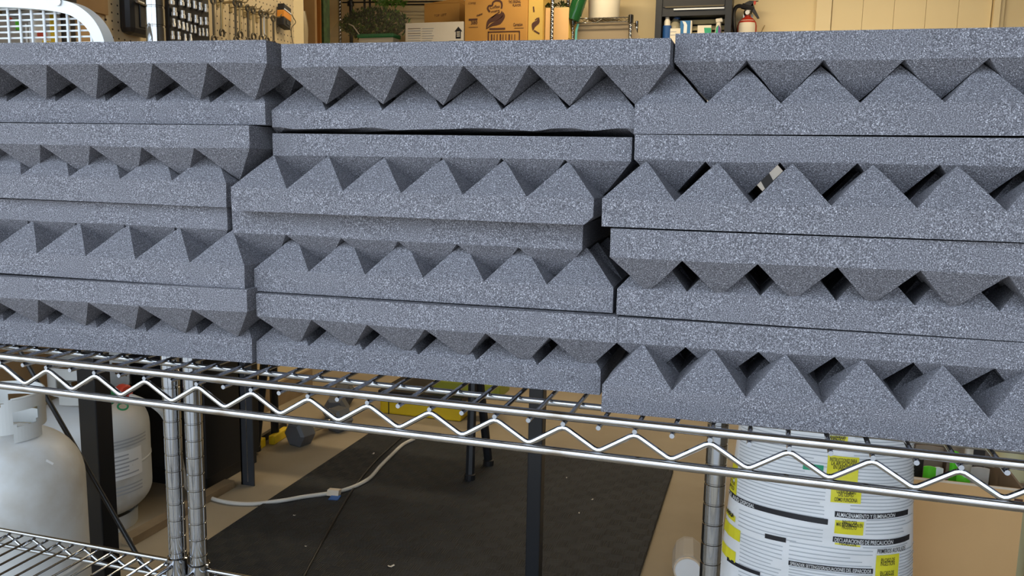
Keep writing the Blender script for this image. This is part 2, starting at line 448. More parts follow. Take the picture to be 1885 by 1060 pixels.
# column -> (X0, Y0, yaw, Z at left, Z at right) of the plane where the pyramids start, upper and lower of each pair
def lx(xr, th): return xr - 12.42 * math.cos(math.radians(th))
COL = {
 'left': [((lx(9.75, 2), 1.07, 2.0, 10.16, 10.06), (lx(9.02, 2), 2.07, 2.0, 8.96, 8.93)),
          ((lx(8.73, 2), 1.57, 2.0, 7.45, 7.43), (lx(7.62, 2), 1.77, 2.0, 6.38, 6.30)),
          ((lx(7.46, 2), 2.05, 2.0, 4.74, 4.70), (lx(8.68, 2), 1.17, 2.0, 3.66, 3.63)),
          ((lx(8.90, 2.3), .90, 2.3, 2.04, 2.13), (lx(8.33, 2.5), 1.86, 2.5, .92, 1.0))],
 'middle': [((10.16, 1.72, 1.0, 9.95, 9.88), (9.10, 2.72, 0, 8.70, 8.71)),
          ((9.07, 2.84, 0, 7.25, 7.23), (8.15, 1.78, 1.0, 6.17, 6.14)),
          ((7.71, 2.38, 2.0, 4.62, 4.58), (8.75, 2.04, 1.7, 3.48, 3.51)),
          ((8.95, 1.77, 1.5, 1.94, 1.95), (8.39, 2.62, .6, .88, .92))],
 'right': [((22.17, 2.72, 0, 10.05, 9.98), (21.16, 2.39, 0, 8.86, 8.90)),
          ((21.20, 2.39, 0, 7.28, 7.27), (20.55, 1.36, -.8, 6.17, 6.20)),
          ((20.79, 1.27, .8, 4.56, 4.60), (20.90, 2.17, .6, 3.55, 3.56)),
          ((20.95, 2.10, 1.0, 1.97, 2.03), (20.70, 1.19, .6, .89, .95))]}
ORD = ['topmost', 'second from the top', 'third from the top', 'fourth from the top', 'fifth from the top', 'third from the bottom', 'second from the bottom', 'lowest']
seed = 100
for cn, J in (('left', JL), ('middle', JC), ('right', JR)):
    for r in range(4):
        for k in (0, 1):
            X0, Y0, th, zl, zr = COL[cn][r][k]; zm = (zl + zr) / 2
            base = (J[r] - zm) if k == 0 else (zm - J[r + 1])
            seed += 17
            lab = 'charcoal foam panel, %s of the %s stack, pyramids pointing %s' % (ORD[2 * r + k], cn, 'down' if k == 0 else 'up')
            foam_panel(X0, Y0, th, zl, zr, base, k == 1, lab, seed, sc=1.035 if cn == 'left' else 1.0,
                       clip=.955 if (cn, r, k) == ('right', 2, 0) else .97, ragged=(cn, r, k) == ('middle', 0, 1),
                       rnd=.35 if (cn, r, k) == ('middle', 1, 1) else 0)

# ================================================================== CHROME WIRE SHELVING
def post(parent, x, y, ztop, m='chrome'):
    prof = [(.38, FL), (.62, FL + .15), (.62, FL + .55), (.3, FL + .6), (.3, FL + .9), (.5, FL + .95)]
    # ring grooves fall on the heights measured on the post
    z = FL + 1.06
    while z < ztop - .3:
        prof += [(.5, z - .06), (.47, z - .03), (.47, z + .03), (.5, z + .06)]; z += 1.0
    prof += [(.5, ztop - .15), (.46, ztop)]
    return MB().lathe((x, y, 0), prof, 20).build('post', m, parent, True)
def collar(parent, x, y, z):
    return MB().lathe((x, y, z), [(.55, -.95), (.70, -.95), (.715, -.6), (.63, .45), (.63, .55), (.53, .6)], 20).build('collar', 'chrome', parent, True)
PER = 1.99
def zig(a, b, along, fixed, z, ph=0.0, per=PER, top=-.13, bot=-.66):
    """zigzag rod between a and b along axis 'x' or 'y' with rounded bends"""
    pts = []; n = int((b - a) / per * 20); amp = (top - bot) / 2; mid = (top + bot) / 2
    def tri(q): return 4 * abs((q % 1.0) - .5) - 1              # +1 at the nodes under the wires
    ks = [k / 8 * .065 for k in range(-8, 9)]
    for i in range(n + 1):
        t = a + (b - a) * i / n; q = (t - ph) / per
        s_ = sum(tri(q + k) for k in ks) / len(ks) / (1 - 2 * .065)
        zz = z + mid + amp * s_
        pts.append((t, fixed, zz) if along == 'x' else (fixed, t, zz))
    return pts
def shelf(parent, x0, x1, y0, y1, z, ph=0.0, mids=(), worn=False, nw=None):
    R = .13
    mf = 'worn_chrome' if worn else 'chrome'
    for y in (y0, y1):
        MB().tube([(x0 + .5, y, z + .2), (x1 - .5, y, z + .2)], R, 12).build('top_rail', mf if y == y0 else 'chrome', parent, True)
        MB().tube([(x0 + .5, y, z - .84), (x1 - .5, y, z - .84)], R, 12).build('bottom_rail', mf if y == y0 else 'chrome', parent, True)
        MB().tube(zig(x0 + .6, x1 - .6, 'x', y, z, ph), .082, 8).build('zigzag_rod', 'chrome', parent, True)
    for x in (x0, x1):
        MB().tube([(x, y0 + .5, z + .2), (x, y1 - .5, z + .2)], R, 10).build('side_top_rail', 'chrome', parent, True)
        MB().tube([(x, y0 + .5, z - .84), (x, y1 - .5, z - .84)], R, 10).build('side_bottom_rail', 'chrome', parent, True)
        MB().tube(zig(y0 + .6, y1 - .6, 'y', x, z), .082, 8).build('side_zigzag_rod', 'chrome', parent, True)
    for y in mids:
        MB().tube([(x0, y, z - .17), (x1, y, z - .17)], .10, 10).build('support_rail', 'chrome', parent, True)
    k0 = math.ceil((x0 + .7 - ph) / (PER / 2)); k1 = math.floor((x1 - .7 - ph) / (PER / 2)); first = None
    for k in range(k0, k1 + 1):
        x = ph + k * PER / 2
        if first is None:
            xf = x; first = MB().tube([(x, y0 - .1, z), (x, y1 + .1, z)], .07, 8).build('wire', 'chrome', parent, True)
        else: clone(first, parent, (x - xf, 0, 0))

PY = 17.39
unit = thing('wire_shelving_unit', 'chrome wire shelving unit with a zigzag front edge carrying the grey foam stacks', 'shelving unit', (18, 8.7, FL))
UX0, UX1 = -5.843, 42.2
for x, y, zt in ((UX0, PY, 3.2), (23.33, 18.0, 3.2), (UX1, PY, 3.2), (UX0, 0, 1.2), (UX1, 0, 1.2)):
    po = post(unit, x, y, zt)
    for z in (0, -17.1): collar(po, x, y, z)
shelf(unit, UX0, UX1, 0, PY, 0, 0.0, (2.44, 8.5, 14.2), True)
shelf(unit, UX0, UX1, 0, PY, -17.1, .3, (5.5, 12.0))
lunit = thing('wire_shelving_unit', 'tall chrome wire shelving unit at the left, its lower shelf empty', 'shelving unit', (-30, 8.7, FL))
LX0, LX1 = -51, -7.3
for x, y in ((LX1, PY), (LX1, 0), (LX0, PY), (LX0, 0)):
    po = post(lunit, x, y, 37)
    for z in (9.0, -16.9): collar(po, x, y, z)
shelf(lunit, LX0, LX1, 0, PY, -16.9, -.2, (5.5, 12.6))
shelf(lunit, LX0, LX1, 0, PY, 9.0, -.2, (5.5, 12.6))

# ================================================================== PROPANE TANKS
def tank(name, label, cx, cy, R, H, ch, cr, opening, seed):
    """opening: angle (deg) of the centre of the gap in the collar, 0 = +X, 90 = +Y"""
    t = thing(name, label, 'propane tank', (cx, cy, FL))
    zb = FL + 1.3
    prof = [(.7 * R, FL), (.7 * R, FL + .9), (.69 * R, FL + 1.0)]
    MB().lathe((cx, cy, 0), [(.71 * R, FL), (.72 * R, FL + 1.7)], 40, caps=False).lathe((cx, cy, 0), [(.69 * R, FL + 1.7), (.68 * R, FL)], 40, caps=False).build('foot_ring', 'tank_collar', t, True)
    body = []
    for i in range(13):
        a = math.pi / 2 * i / 12; body.append((R * math.sin(a) ** .8 if i else .02, zb + 3.4 * (1 - math.cos(a))))
    top = FL + H
    for i in range(13):
        a = math.pi / 2 * i / 12; body.append((max(R * math.cos(a) ** .75, .02), top - 4.2 * (1 - math.sin(a))))
    MB().lathe((cx, cy, 0), body, 48).build('body', 'tank_paint', t, True)
    zs = (body[12][1] + body[13][1]) / 2
    MB().lathe((cx, cy, zs), [(R, -.16), (R + .05, -.1), (R + .05, .1), (R, .16)], 48, caps=False).build('weld_seam', 'tank_paint', t, True)
    # collar: bent plate with hand holes, open on one side
    z0, z1 = top - .35, top + ch
    n = 64; span = 290; a0 = opening + (360 - span) / 2
    def pt(s, z, rr=cr):
        a = math.radians(a0 + span * s); return np.array([cx + rr * math.cos(a), cy + rr * math.sin(a), z])
    holes = [(.135, .07), (.5, .09), (.84, .075)]
    mb = MB()
    nz = 14; V = {}
    def inside(s, tz):
        for hs, hw in holes:
            if ((s - hs) / hw) ** 4 + ((tz - .56) / .19) ** 4 < 1: return True
        return False
    def cut(s, tz):      # rounded upper corners and lower cut-away beside the feet
        e = min(s, 1 - s)
        if e < .06 and tz > 1 - .22 * (1 - math.sqrt(max(0, 1 - ((.06 - e) / .06) ** 2))) : return True
        foot = min(abs(s - f) for f in (.14, .5, .86))
        if tz < .2 and foot > .075: return True
        return False
    for k in range(n):
        for j in range(nz):
            s0, s1 = k / n, (k + 1) / n; t0, t1 = j / nz, (j + 1) / nz
            if inside((s0 + s1) / 2, (t0 + t1) / 2) or cut((s0 + s1) / 2, (t0 + t1) / 2): continue
            q = [pt(s0, z0 + (z1 - z0) * t0), pt(s1, z0 + (z1 - z0) * t0), pt(s1, z0 + (z1 - z0) * t1), pt(s0, z0 + (z1 - z0) * t1)]
            mb.add(q, [(0, 1, 2, 3)])
            q = [pt(s0, z0 + (z1 - z0) * t0, cr - .12), pt(s1, z0 + (z1 - z0) * t0, cr - .12), pt(s1, z0 + (z1 - z0) * t1, cr - .12), pt(s0, z0 + (z1 - z0) * t1, cr - .12)]
            mb.add(q, [(3, 2, 1, 0)])
    mb.tube([pt(k / 48 * .88 + .06, z1, cr - .06) for k in range(49)], .1, 8)
    mb.build('collar', 'tank_collar', t, True)
    v = MB().lathe((cx, cy, top - .2), [(.7, 0), (.7, .7), (.45, .8), (.45, 1.7), (.3, 1.8), (.3, 2.1)], 16).build('valve', 'brass_steel', t, True)
    return t, top
c = onZ(182, 990, FL); dv = np.array([c[0] - CAM[0], c[1] - CAM[1]]); dv /= np.linalg.norm(dv)
tcx, tcy = c[0] + dv[0] * 4.3, c[1] + dv[1] * 4.3
rt, rtop = tank('propane_tank', 'white propane tank with a pale label and a red and green valve', tcx, tcy, 6.0, 15.6, 3.6, 4.2, 5, 1)
# label wrapped on the tank and its print
def on_tank(px, py):
    p = dep(px, py, 96)
    for _ in range(6):
        d = ray(px, py); a = d[0] ** 2 + d[1] ** 2; ox, oy = CAM[0] - tcx, CAM[1] - tcy
        b = 2 * (ox * d[0] + oy * d[1]); cc = ox * ox + oy * oy - 6.04 ** 2
        D = b * b - 4 * a * cc
        if D < 0: return p
        p = CAM + d * ((-b - math.sqrt(D)) / (2 * a))
    return p
def tank_ang(px, py):
    p = on_tank(px, py); return math.atan2(p[1] - tcy, p[0] - tcx), p[2]
a0_, zl1 = tank_ang(196, 838); a1_, zl0 = tank_ang(262, 868)
def lab_pt(u, v, r=6.05): 
    a = a0_ + (a1_ - a0_) * u; z = zl0 + (zl1 - zl0) * v
    return (tcx + r * math.cos(a), tcy + r * math.sin(a), z)
lb = MB().sheet(lambda u, v: lab_pt(u, v), 14, 2).build('label', 'print_white', rt, True)
tag(lb, 'pale paper label with small print')
mbp = MB()
for k in range(6):
    v0 = .12 + .14 * k; mbp.sheet(lambda u, v: lab_pt(.06 + u * (.5 if k % 3 else .8), v0 + v * .05, 6.08), 10, 1)
for k in range(3):
    mbp.sheet(lambda u, v: lab_pt(-.02 + u * 1.25, 1.12 + .12 * k + v * .05, 6.06), 14, 1)
    mbp.sheet(lambda u, v: lab_pt(-.02 + u * 1.0, -.3 - .13 * k + v * .05, 6.06), 14, 1)
mbp.build('lettering', 'print_grey', rt)
pr0, pg0_ = dep(222, 719, 92), dep(196, 728, 91)
vc = np.array([tcx + .4, tcy - .2, rtop + 1.1])
for nm, m_, P_ in (('red_cap', 'red_plastic', pr0), ('green_knob', 'green_plastic', pg0_)):
    ax_ = P_ - vc; Lx = np.linalg.norm(ax_); ax_ /= Lx
    MB().lathe(P_, [(.28, -Lx + .2), (.28, -.1), (.75, 0), (.82, .2), (.82, 1.0), (.65, 1.15)], 14, axis=ax_).build(nm, m_, rt, True)
pc = dep(226, 748, 91)
MB().tube([pc + .55 * math.cos(a) * RGT + .36 * math.sin(a) * UPV for a in np.linspace(0, 2 * math.pi, 24, endpoint=False)], .1, 8, True).build('tag_ring', 'green_plastic', rt, True)
MB().tube([pc + .36 * UPV, (pc + pr0) / 2, pr0], .06, 6).build('tag_cord', 'green_plastic', rt, True)
# taller tank nearer the camera
fx, fy = dep(11, 900, 64)[:2]
ft, ftop = tank('propane_tank', 'stained cream propane tank with an open collar, nearest the lower shelf', fx, fy, 5.45, 21.6, 2.9, 3.0, 280, 2)
def on_dome(px, py):
    for k in range(1600):
        t_ = 52 + k * .01; p = CAM + ray(px, py) * t_; hgt = (p[2] - ftop + 4.2) / 4.2
        if 0 < hgt < 1 and math.hypot(p[0] - fx, p[1] - fy) < 5.45 * math.cos(math.asin(hgt)) ** .75: return p
    return CAM + ray(px, py) * 60
def stk(u, v):
    return on_dome(86 + 13 * u - 2 * v, 847 + 7 * u + 4 * v - 2) - ray(90, 850) * .04
MB().sheet(stk, 5, 2).build('sticker', 'print_white', ft)
# grey hose from the rear tank
hp = [np.array([tcx + .3, tcy - 1.0, rtop + 1.6]), np.array([tcx + 2.5, tcy - 2.4, rtop + 2.0]), dep(262, 737, 92), dep(290, 752, 92), dep(306, 772, 93), dep(325, 812, 94)]
e = onZ(352, 905, FL + .3); hp += [(hp[-1] * .45 + e * .55) + np.array([0, 0, -1.5]), e]
def smooth_path(P, n=8):
    P = [np.asarray(p, float) for p in P]; out = []
    for i in range(len(P) - 1):
        a, b = P[i], P[i + 1]; m0 = (b - P[i - 1]) / 2 if i else (b - a); m1 = (P[i + 2] - a) / 2 if i + 2 < len(P) else (b - a)
        for k in range(n):
            t = k / n; out.append((2 * t ** 3 - 3 * t ** 2 + 1) * a + (t ** 3 - 2 * t * t + t) * m0 + (-2 * t ** 3 + 3 * t * t) * b + (t ** 3 - t * t) * m1)
    return out + [P[-1]]
tag(MB().tube(smooth_path(hp), .3, 8).build('gas_hose', 'hose_grey', smooth=True), 'pale grey hose running from the labelled tank to the floor', 'hose')

# ================================================================== BLACK STEEL STAND
pl_, pr_ = dep(184, 900, 79), dep(986, 900, 76)
st = thing('steel_stand', 'black steel stand with two square uprights behind the shelving', 'stand', ((pl_[0] + pr_[0]) / 2, (pl_[1] + pr_[1]) / 2, FL))
MB().box(pl_[0] - 1, pl_[0] + 1, pl_[1] - 1, pl_[1] + 1, FL, 6).build('upright', 'black_metal', st, bevel=.12)
MB().box(pr_[0] - .66, pr_[0] + .66, pr_[1] - .66, pr_[1] + .66, FL, 6).build('upright', 'black_metal', st, bevel=.12)
dvv = (pr_ - pl_); dvv[2] = 0; L_ = np.linalg.norm(dvv); dvv /= L_; nrm = np.array([-dvv[1], dvv[0], 0])
mid = np.array([(pl_[0] + pr_[0]) / 2, (pl_[1] + pr_[1]) / 2, 5])
MB().obox(mid, dvv * (L_ / 2 + .5), nrm * .8, (0, 0, .9)).build('crossbar', 'black_metal', st, bevel=.1)
for P in (pl_, pr_):
    MB().box(P[0] - 1.3, P[0] + 1.3, P[1] - 1.3, P[1] + 1.3, FL, FL + .3).build('foot_plate', 'black_metal', st)
ra, rb = dep(92, 742, 70), dep(272, 1056, 70); dd = (ra - rb) / (ra[2] - rb[2])
ra2 = ra + dd * (2 - ra[2]); rb2 = rb + dd * (FL + .2 - rb[2])
tag(MB().tube([ra2, rb2], .2, 10).build('steel_rod', 'black_metal', smooth=True), 'thin black rod leaning diagonally across the front of the tanks', 'rod')

# ================================================================== LEFT SIDE UNDER THE SHELF
# planks along the left wall
tag(MB().box(XL, XL + 1.6, 19, 66, -20.5, -10.5).build('wooden_plank', 'plywood', bevel=.1), 'wide brown wooden plank fixed low along the left wall', 'plank')
tag(MB().box(XL, XL + 6, 19, 62, -8.6, -6.4).build('wooden_plank', 'plywood', bevel=.1), 'narrow brown wooden ledge on the left wall above the wide plank', 'plank')
ox_ = onX(6, 643, XL + 2.6)
tag(MB().box(XL + 1, XL + 4.4, ox_[1] - 4, ox_[1] + 1.0, -6.4, -4.2).build('toolbox', 'orange_plastic', bevel=.3), 'small orange case on the narrow ledge at the far left', 'case')
# dark cabinet and grey bench leg
gp = onZ(447, 891, FL)
cab = thing('steel_cabinet', 'black steel cabinet standing against the left wall behind the tanks', 'cabinet', (XL + 7, gp[1] - 3, FL))
cx0, cx1, cyy0, cyy1 = XL + .8, onZ(382, 905, FL)[0], onZ(382, 905, FL)[1], gp[1] + 8
MB().box(cx0, cx1, cyy0, cyy1, FL + 1.6, -12).build('body', 'black_plastic', cab, bevel=.15)
MB().box(cx0 + .6, cx1 - .6, cyy0 - .45, cyy0, FL + 2.4, -24).build('drawer', 'black_metal', cab, bevel=.1)
MB().box(cx0 + .6, cx1 - .6, cyy0 - .45, cyy0, -23.6, -12.8).build('drawer', 'black_metal', cab, bevel=.1)
MB().box(cx0 + .3, cx1 - .3, cyy0 + .4, cyy1 - .4, FL, FL + 1.6).build('plinth', 'black_metal', cab)
bench = thing('workbench', 'wooden topped workbench along the left wall with a grey steel leg', 'workbench', (XL + 8, gp[1] - 6, FL))
lx0 = gp[0]
MB().box(lx0 - .1, lx0 + 1.8, gp[1] - .15, gp[1] + .05, FL, -.3).box(lx0 - .1, lx0 + .1, gp[1] - .15, gp[1] + 1.8, FL, -.3).build('leg', 'grey_metal', bench)
MB().box(lx0 + .85, lx0 + .95, gp[1] - .2, gp[1] - .14, FL + .5, -.5).build('leg_fold', 'steel', bench)
MB().box(XL + .2, lx0 + 2.4, gp[1] - 14, gp[1] + 8, -.3, 1.2).build('bench_top', 'plywood', bench, bevel=.1)
MB().box(XL + .5, XL + 2.3, gp[1] + 1, gp[1] + 2.8, FL, -.3).build('leg', 'grey_metal', bench)
b1, b2 = onZ(246, 990, FL + 1), onZ(434, 884, FL + 1)
dbm = b2 - b1; Lb = np.linalg.norm(dbm); dbm /= Lb
tag(MB().obox((b1 + b2) / 2 - np.array([.9, 0, .5]), dbm * Lb / 2, np.cross(dbm, [0, 0, 1]) * .75, (0, 0, .5)).build('timber_batten', 'beam_wood', bevel=.06), 'pale timber batten lying on the floor beside the black cabinet', 'batten')

# ================================================================== WEIGHT BENCH, DUMBBELLS AND FLOOR THINGS
wbk = onZ(868, 880, MT)
bn = thing('weight_bench', 'black padded bench with splayed legs standing on the mat', 'bench', (wbk[0] - 12, wbk[1] + 3, MT))
bxl, bxr = wbk[0] - 35, wbk[0] + 1.5
MB().box(bxl, bxr, wbk[1] - 2, wbk[1] + 7.5, -18.2, -15.6).build('pad', 'black_vinyl', bn, bevel=.5)
MB().box(bxl + 1, bxr - .5, wbk[1] + 1.5, wbk[1] + 4.0, -20.2, -18.2).build('frame_rail', 'black_metal', bn)
for dy, dx in ((0, 0), (5.6, .6)):
    for xx in (bxr - 1.6, bxl + 2.2):
        s = 1 if xx > wbk[0] - 10 else -1
        MB().tube([(xx - s * .6, wbk[1] + 2.2 + dy * .25, -18.6), (xx + s * dx, wbk[1] + dy - .4 * (dy == 0), MT + .3)], .62, 8).build('leg', 'black_metal', bn)
        MB().lathe((xx + s * dx, wbk[1] + dy - .4 * (dy == 0), MT), [(.75, 0), (.75, .7), (.62, .8)], 12).build('foot_cap', 'black_plastic', bn)

def dumbbell(label, px, py, ang, s, num=None):
    b = onZ(px, py, FL); r = 2.05 * s; zc = FL + r * math.cos(math.pi / 6)
    ax = np.array([math.cos(ang), math.sin(ang), 0]); sd = np.array([-ax[1], ax[0], 0]); up = np.array([0, 0, 1.0])
    c0 = np.array([b[0], b[1], zc]) + np.array([0, 1.2, 0])
    t = thing('dumbbell', label, 'dumbbell', (c0[0], c0[1], FL), 'hex dumbbells on the floor')
    for k in (0, 1):
        cc = c0 + ax * (k * 8.2 * s)
        hexs = lambda o, q: [cc + ax * o + q * r * (math.cos(math.pi / 3 * i) * sd + math.sin(math.pi / 3 * i) * up) for i in range(6)]
        rings = [hexs(-1.5 * s, .78), hexs(-1.1 * s, 1.0), hexs(1.1 * s, 1.0), hexs(1.5 * s, .78)]
        V = sum(rings, []); F = [tuple(range(6)), tuple(range(23, 17, -1))] + [(a * 6 + i, (a + 1) * 6 + i, (a + 1) * 6 + (i + 1) % 6, a * 6 + (i + 1) % 6) for a in range(3) for i in range(6)]
        MB().add(V, F).build('head', 'dumbbell_grey', t)
    MB().tube([c0 + ax * 1.2 * s, c0 + ax * 7.0 * s], .6 * s, 12).build('handle', 'steel', t, True)
    if num:
        o = c0 - ax * 1.53 * s - sd * -.8 * s - up * .55 * s
        put_text(MB(), num, o, -sd, up, 1.5 * s, bold=.03).build('number', 'print_white', t)
    return t
dumbbell('grey hex dumbbell on the bare floor beside the yellow clamp', 545, 822, math.radians(75), 1.0)
dumbbell('grey hex dumbbell marked 15, behind the other one', 612, 776, math.radians(110), 1.05, '15')
# yellow clamp
k0 = onZ(470, 822, FL + .7); k1 = onZ(512, 795, FL + .7); dk = (k1 - k0); dk /= np.linalg.norm(dk); sk = np.array([-dk[1], dk[0], 0])
ck = thing('bar_clamp', 'yellow and black bar clamp lying beside the dumbbell', 'clamp', (k0[0], k0[1], FL))
MB().obox(k0 + dk * 5 + sk * .9, dk * 6, sk * .32, (0, 0, .5)).build('bar', 'black_metal', ck, bevel=.05)
MB().obox(k0 + dk * 1.2 + sk * .6, dk * 1.2, sk * 1.0, (0, 0, .7)).build('jaw', 'yellow_plastic', ck, bevel=.15)
MB().obox(k0 + dk * 5.5 - sk * .9, dk * 2.4, sk * .5, (0, 0, .7)).build('handle', 'yellow_plastic', ck, bevel=.2)

# white cable with a paper tag
cpx = [(372, 908), (395, 919), (430, 926), (470, 927), (520, 921), (560, 914), (615, 906), (650, 896), (680, 880), (700, 858), (722, 836), (742, 818), (762, 808)]
pts = []
for x, y in cpx:
    p = onZ(x, y, FL + .28)
    if -31.9 - .6 < p[0] < 14.6: p = onZ(x, y, MT + .25)
    pts.append(p)
cb = tag(MB().tube(smooth_path(pts, 6), .25, 8).build('power_cable', 'cable_white', smooth=True), 'white cable curving from the bare floor across the black mat', 'cable')
tp = onZ(615, 906, MT + .5)
tg = thing('cable_tag', 'small orange and blue paper tag wrapped on the white cable', 'tag', (tp[0], tp[1], MT))
MB().obox(tp + np.array([0, 0, .02]), (.75, .1, 0), (0, .35, 0), (0, .1, .34)).build('orange_half', 'cardboard_edge', tg)
MB().obox(tp + np.array([.45, -.7, -.4]), (.6, .1, 0), (0, .45, .12), (0, 0, .06)).build('blue_half', 'blue_plastic', tg)
bpx = [(556, 1066), (600, 985), (650, 900), (690, 850), (722, 820), (744, 800)]
tag(MB().tube(smooth_path([onZ(x, y, MT + .12) for x, y in bpx], 6), .13, 8).build('thin_cord', 'black_plastic', smooth=True), 'thin black cord lying straight across the mat', 'cord')
# scraps on the mat
random.seed(3)
for i, (x, y, s, lab) in enumerate([(720, 1043, .55, 'largest white paper scrap at the near end of the mat'), (687, 836, .5, 'pale curled scrap on the mat beside the white cable'), (1090, 920, .3, 'tiny white crumb in the middle of the mat'),
                        (1066, 945, .25, 'tiny grey crumb in the middle of the mat'), (1043, 880, .25, 'tiny pale crumb near the far end of the mat'), (542, 949, .25, 'tiny white crumb left of the thin cord'), (563, 1006, .2, 'tiny white crumb close to the thin cord')]):
    p = onZ(x, y, MT); a = random.random() * 3
    s *= .62; u = np.array([math.cos(a), math.sin(a), 0]) * s; v_ = np.array([-math.sin(a), math.cos(a), 0]) * s * .4
    mbs = MB().sheet(lambda q, r: p + u * (q - .5) * 2 + v_ * (r - .5) * 2 + np.array([0, 0, .02 + .35 * s * abs(q - .5) * 2]), 4, 2, (0, 0, .03))
    tag(mbs.build('paper_scrap', 'pale_cloth'), lab, 'scrap', 'scraps on the mat')

# yellow tool box and lime tub at the far end
y0_ = onZ(770, 768, FL)
yb = thing('storage_bin', 'yellow plastic bin standing on the floor beyond the bench', 'bin', (y0_[0], y0_[1] + 4, FL))
ya, yc = onY(699, 765, y0_[1])[0], onY(848, 765, y0_[1])[0]; yz = onY(770, 737, y0_[1])[2]
MB().box(ya, yc, y0_[1], y0_[1] + 9, FL, yz).build('tub', 'yellow_plastic', yb, bevel=.3)
MB().box(ya + 1.6, ya + 1.75, y0_[1] - .06, y0_[1], FL, yz).build('seam', 'black_plastic', yb)
l0, l1 = onY(792, 720, y0_[1])[0], onY(916, 720, y0_[1])[0]
MB().box(ya - .2, yc + .2, y0_[1] - .3, y0_[1] + 9.3, yz, yz + 1.2).build('lid', 'black_plastic', yb, bevel=.2)
lt = onY(850, 735, y0_[1] + 4)[2]
tag(MB().box(l0, l1, y0_[1] + 1, y0_[1] + 7, yz + 1.2, onY(850, 702, y0_[1] + 1)[2]).build('storage_box', 'lime_plastic', bevel=.4), 'yellow green plastic box resting on the yellow bin', 'box')

# cup lying on the floor
q0 = onZ(1266, 1052, FL + 1.5); q1 = onZ(1266, 1000, FL + 1.6); axc = np.array([q1[0] - q0[0], q1[1] - q0[1], 0]); axc /= np.linalg.norm(axc)
cu = thing('plastic_cup', 'cloudy plastic cup lying on its side on the bare floor', 'cup', (q0[0], q0[1], FL))
MB().lathe((q0[0], q0[1], FL + 1.62), [(1.35, 0), (1.55, .15), (1.6, .5), (1.58, 4.2), (1.45, 5.0), (.9, 5.7), (.15, 5.75)], 10, axis=axc, caps=False).build('body', 'frosted', cu)
MB().lathe((q0[0], q0[1], FL + 1.62), [(1.3, -.05), (1.3, .05)], 28, axis=axc).build('lid', 'print_white', cu, True)
MB().lathe((q0[0], q0[1], FL + 1.62), [(1.28, -.12), (1.42, -.12), (1.42, .12), (1.28, .12)], 28, axis=axc, caps=False).build('rim', 'cardboard_edge', cu, True)

# ================================================================== PRINTED BAG
bc = dep(1503, 1000, 66); BX, BY = bc[0], bc[1] + 1.0
def bag_w(z): # half width by height
    t = (z - FL) / 27.0
    return 7.9 - 1.9 * max(t, 0) ** 1.1 + (.9 * max(0, .12 - t) / -.12 if t < .12 else 0) + .5 * max(0, t - .8) / .2
def bag_d(z):
    t = (z - FL) / 27.0
    return (4.9 - 2.3 * max(t, 0) ** 2.0) * (1 - .35 * max(0, .1 - t) / .1)
ZT = FL + 27
def bag_y(x, z):
    s = min(abs((x - BX) / bag_w(z)), .999); return BY - bag_d(z) * (1 - s ** 2.3) ** .5
bagt = thing('fertilizer_bag', 'white printed plastic bag with yellow blocks standing behind the chrome post', 'bag', (BX, BY, FL))
def bag_pt(a, z, off=0.0):
    wv, dv_ = bag_w(z), bag_d(z); cs, sn = math.cos(a), math.sin(a)
    wr = .16 * math.sin(z * 1.3 + 3 * a) + .12 * math.sin(z * 2.6 - 5 * a + 1)
    X = BX + wv * sn; s = min(abs(sn), .999); Y = BY - math.copysign(dv_ * (1 - s ** 2.3) ** .5, cs)
    return np.array([X, Y - wr * cs * .5, z])
mb = MB(); na, nz_ = 72, 54; vsb = []
for j in range(nz_ + 1):
    z = FL + 27 * j / nz_
    for k in range(na): vsb.append(bag_pt(2 * math.pi * k / na, z))
fsb = [(j * na + k, j * na + (k + 1) % na, (j + 1) * na + (k + 1) % na, (j + 1) * na + k) for j in range(nz_) for k in range(na)]
fsb += [tuple(range(na))[::-1], tuple(nz_ * na + k for k in range(na))]
mb.add(vsb, fsb).build('body', 'bag_plastic', bagt, True)
def bagpx(px, py):
    p = onY(px, py, BY - 4)
    for _ in range(10): p = onY(px, py, bag_y(p[0], p[2]))
    return p[0], p[2]
def bag_on(x, z, off):
    x = min(max(x, BX - bag_w(z) * .995), BX + bag_w(z) * .995)
    a = math.asin((x - BX) / bag_w(z)); p = bag_pt(a, z)
    e1 = bag_pt(a + .02, z) - bag_pt(a - .02, z); n = np.array([e1[1], -e1[0], 0]); n /= np.linalg.norm(n)
    return p + n * off
def patch(mb, x0, x1, z0, z1, off):
    n = max(2, int((x1 - x0) / .35)); k = max(1, int((z1 - z0) / .4))
    return mb.sheet(lambda u, v: bag_on(x0 + (x1 - x0) * u, z0 + (z1 - z0) * v, off), n, k)
def bag_text(mb, s, x, z, size, width=None, off=.10, bold=.01):
    v, f = text_mesh(s, size, width, bold); return mb.add([bag_on(x + a, z + b, off) for a, b in v], f)
# columns of the print, read off the picture
xa, xb = bagpx(1338, 960)[0], bagpx(1524, 960)[0]        # left column
xc, xd = bagpx(1536, 950)[0], bagpx(1672, 950)[0]        # right column
fine = MB()
def zof(px, py): return bagpx(px, py)[1]
def yblock(px0, py0, px1, py1, lines):
    x0, z1 = bagpx(px0, py0); x1, z0 = bagpx(px1, py1)
    zc0, zc1 = min(z0, z1), max(z0, z1); yb_ = patch(MB(), x0, x1, zc0, zc1, .06).build('yellow_block', 'print_yellow', bagt)
    for tpos, s, k in lines:
        wv = (x1 - x0) * k; bag_text(MB(), s, x0 + (x1 - x0) * (1 - k) / 2, zc0 + (zc1 - zc0) * tpos, .42, wv, .10).build('lettering', 'print_black', yb_)
yblock(1520, 800, 1560, 817, [(.66, 'QUE CONTROLAN', .8), (.36, 'INSECTOS', .7), (.08, 'AQUÍ', .4)])
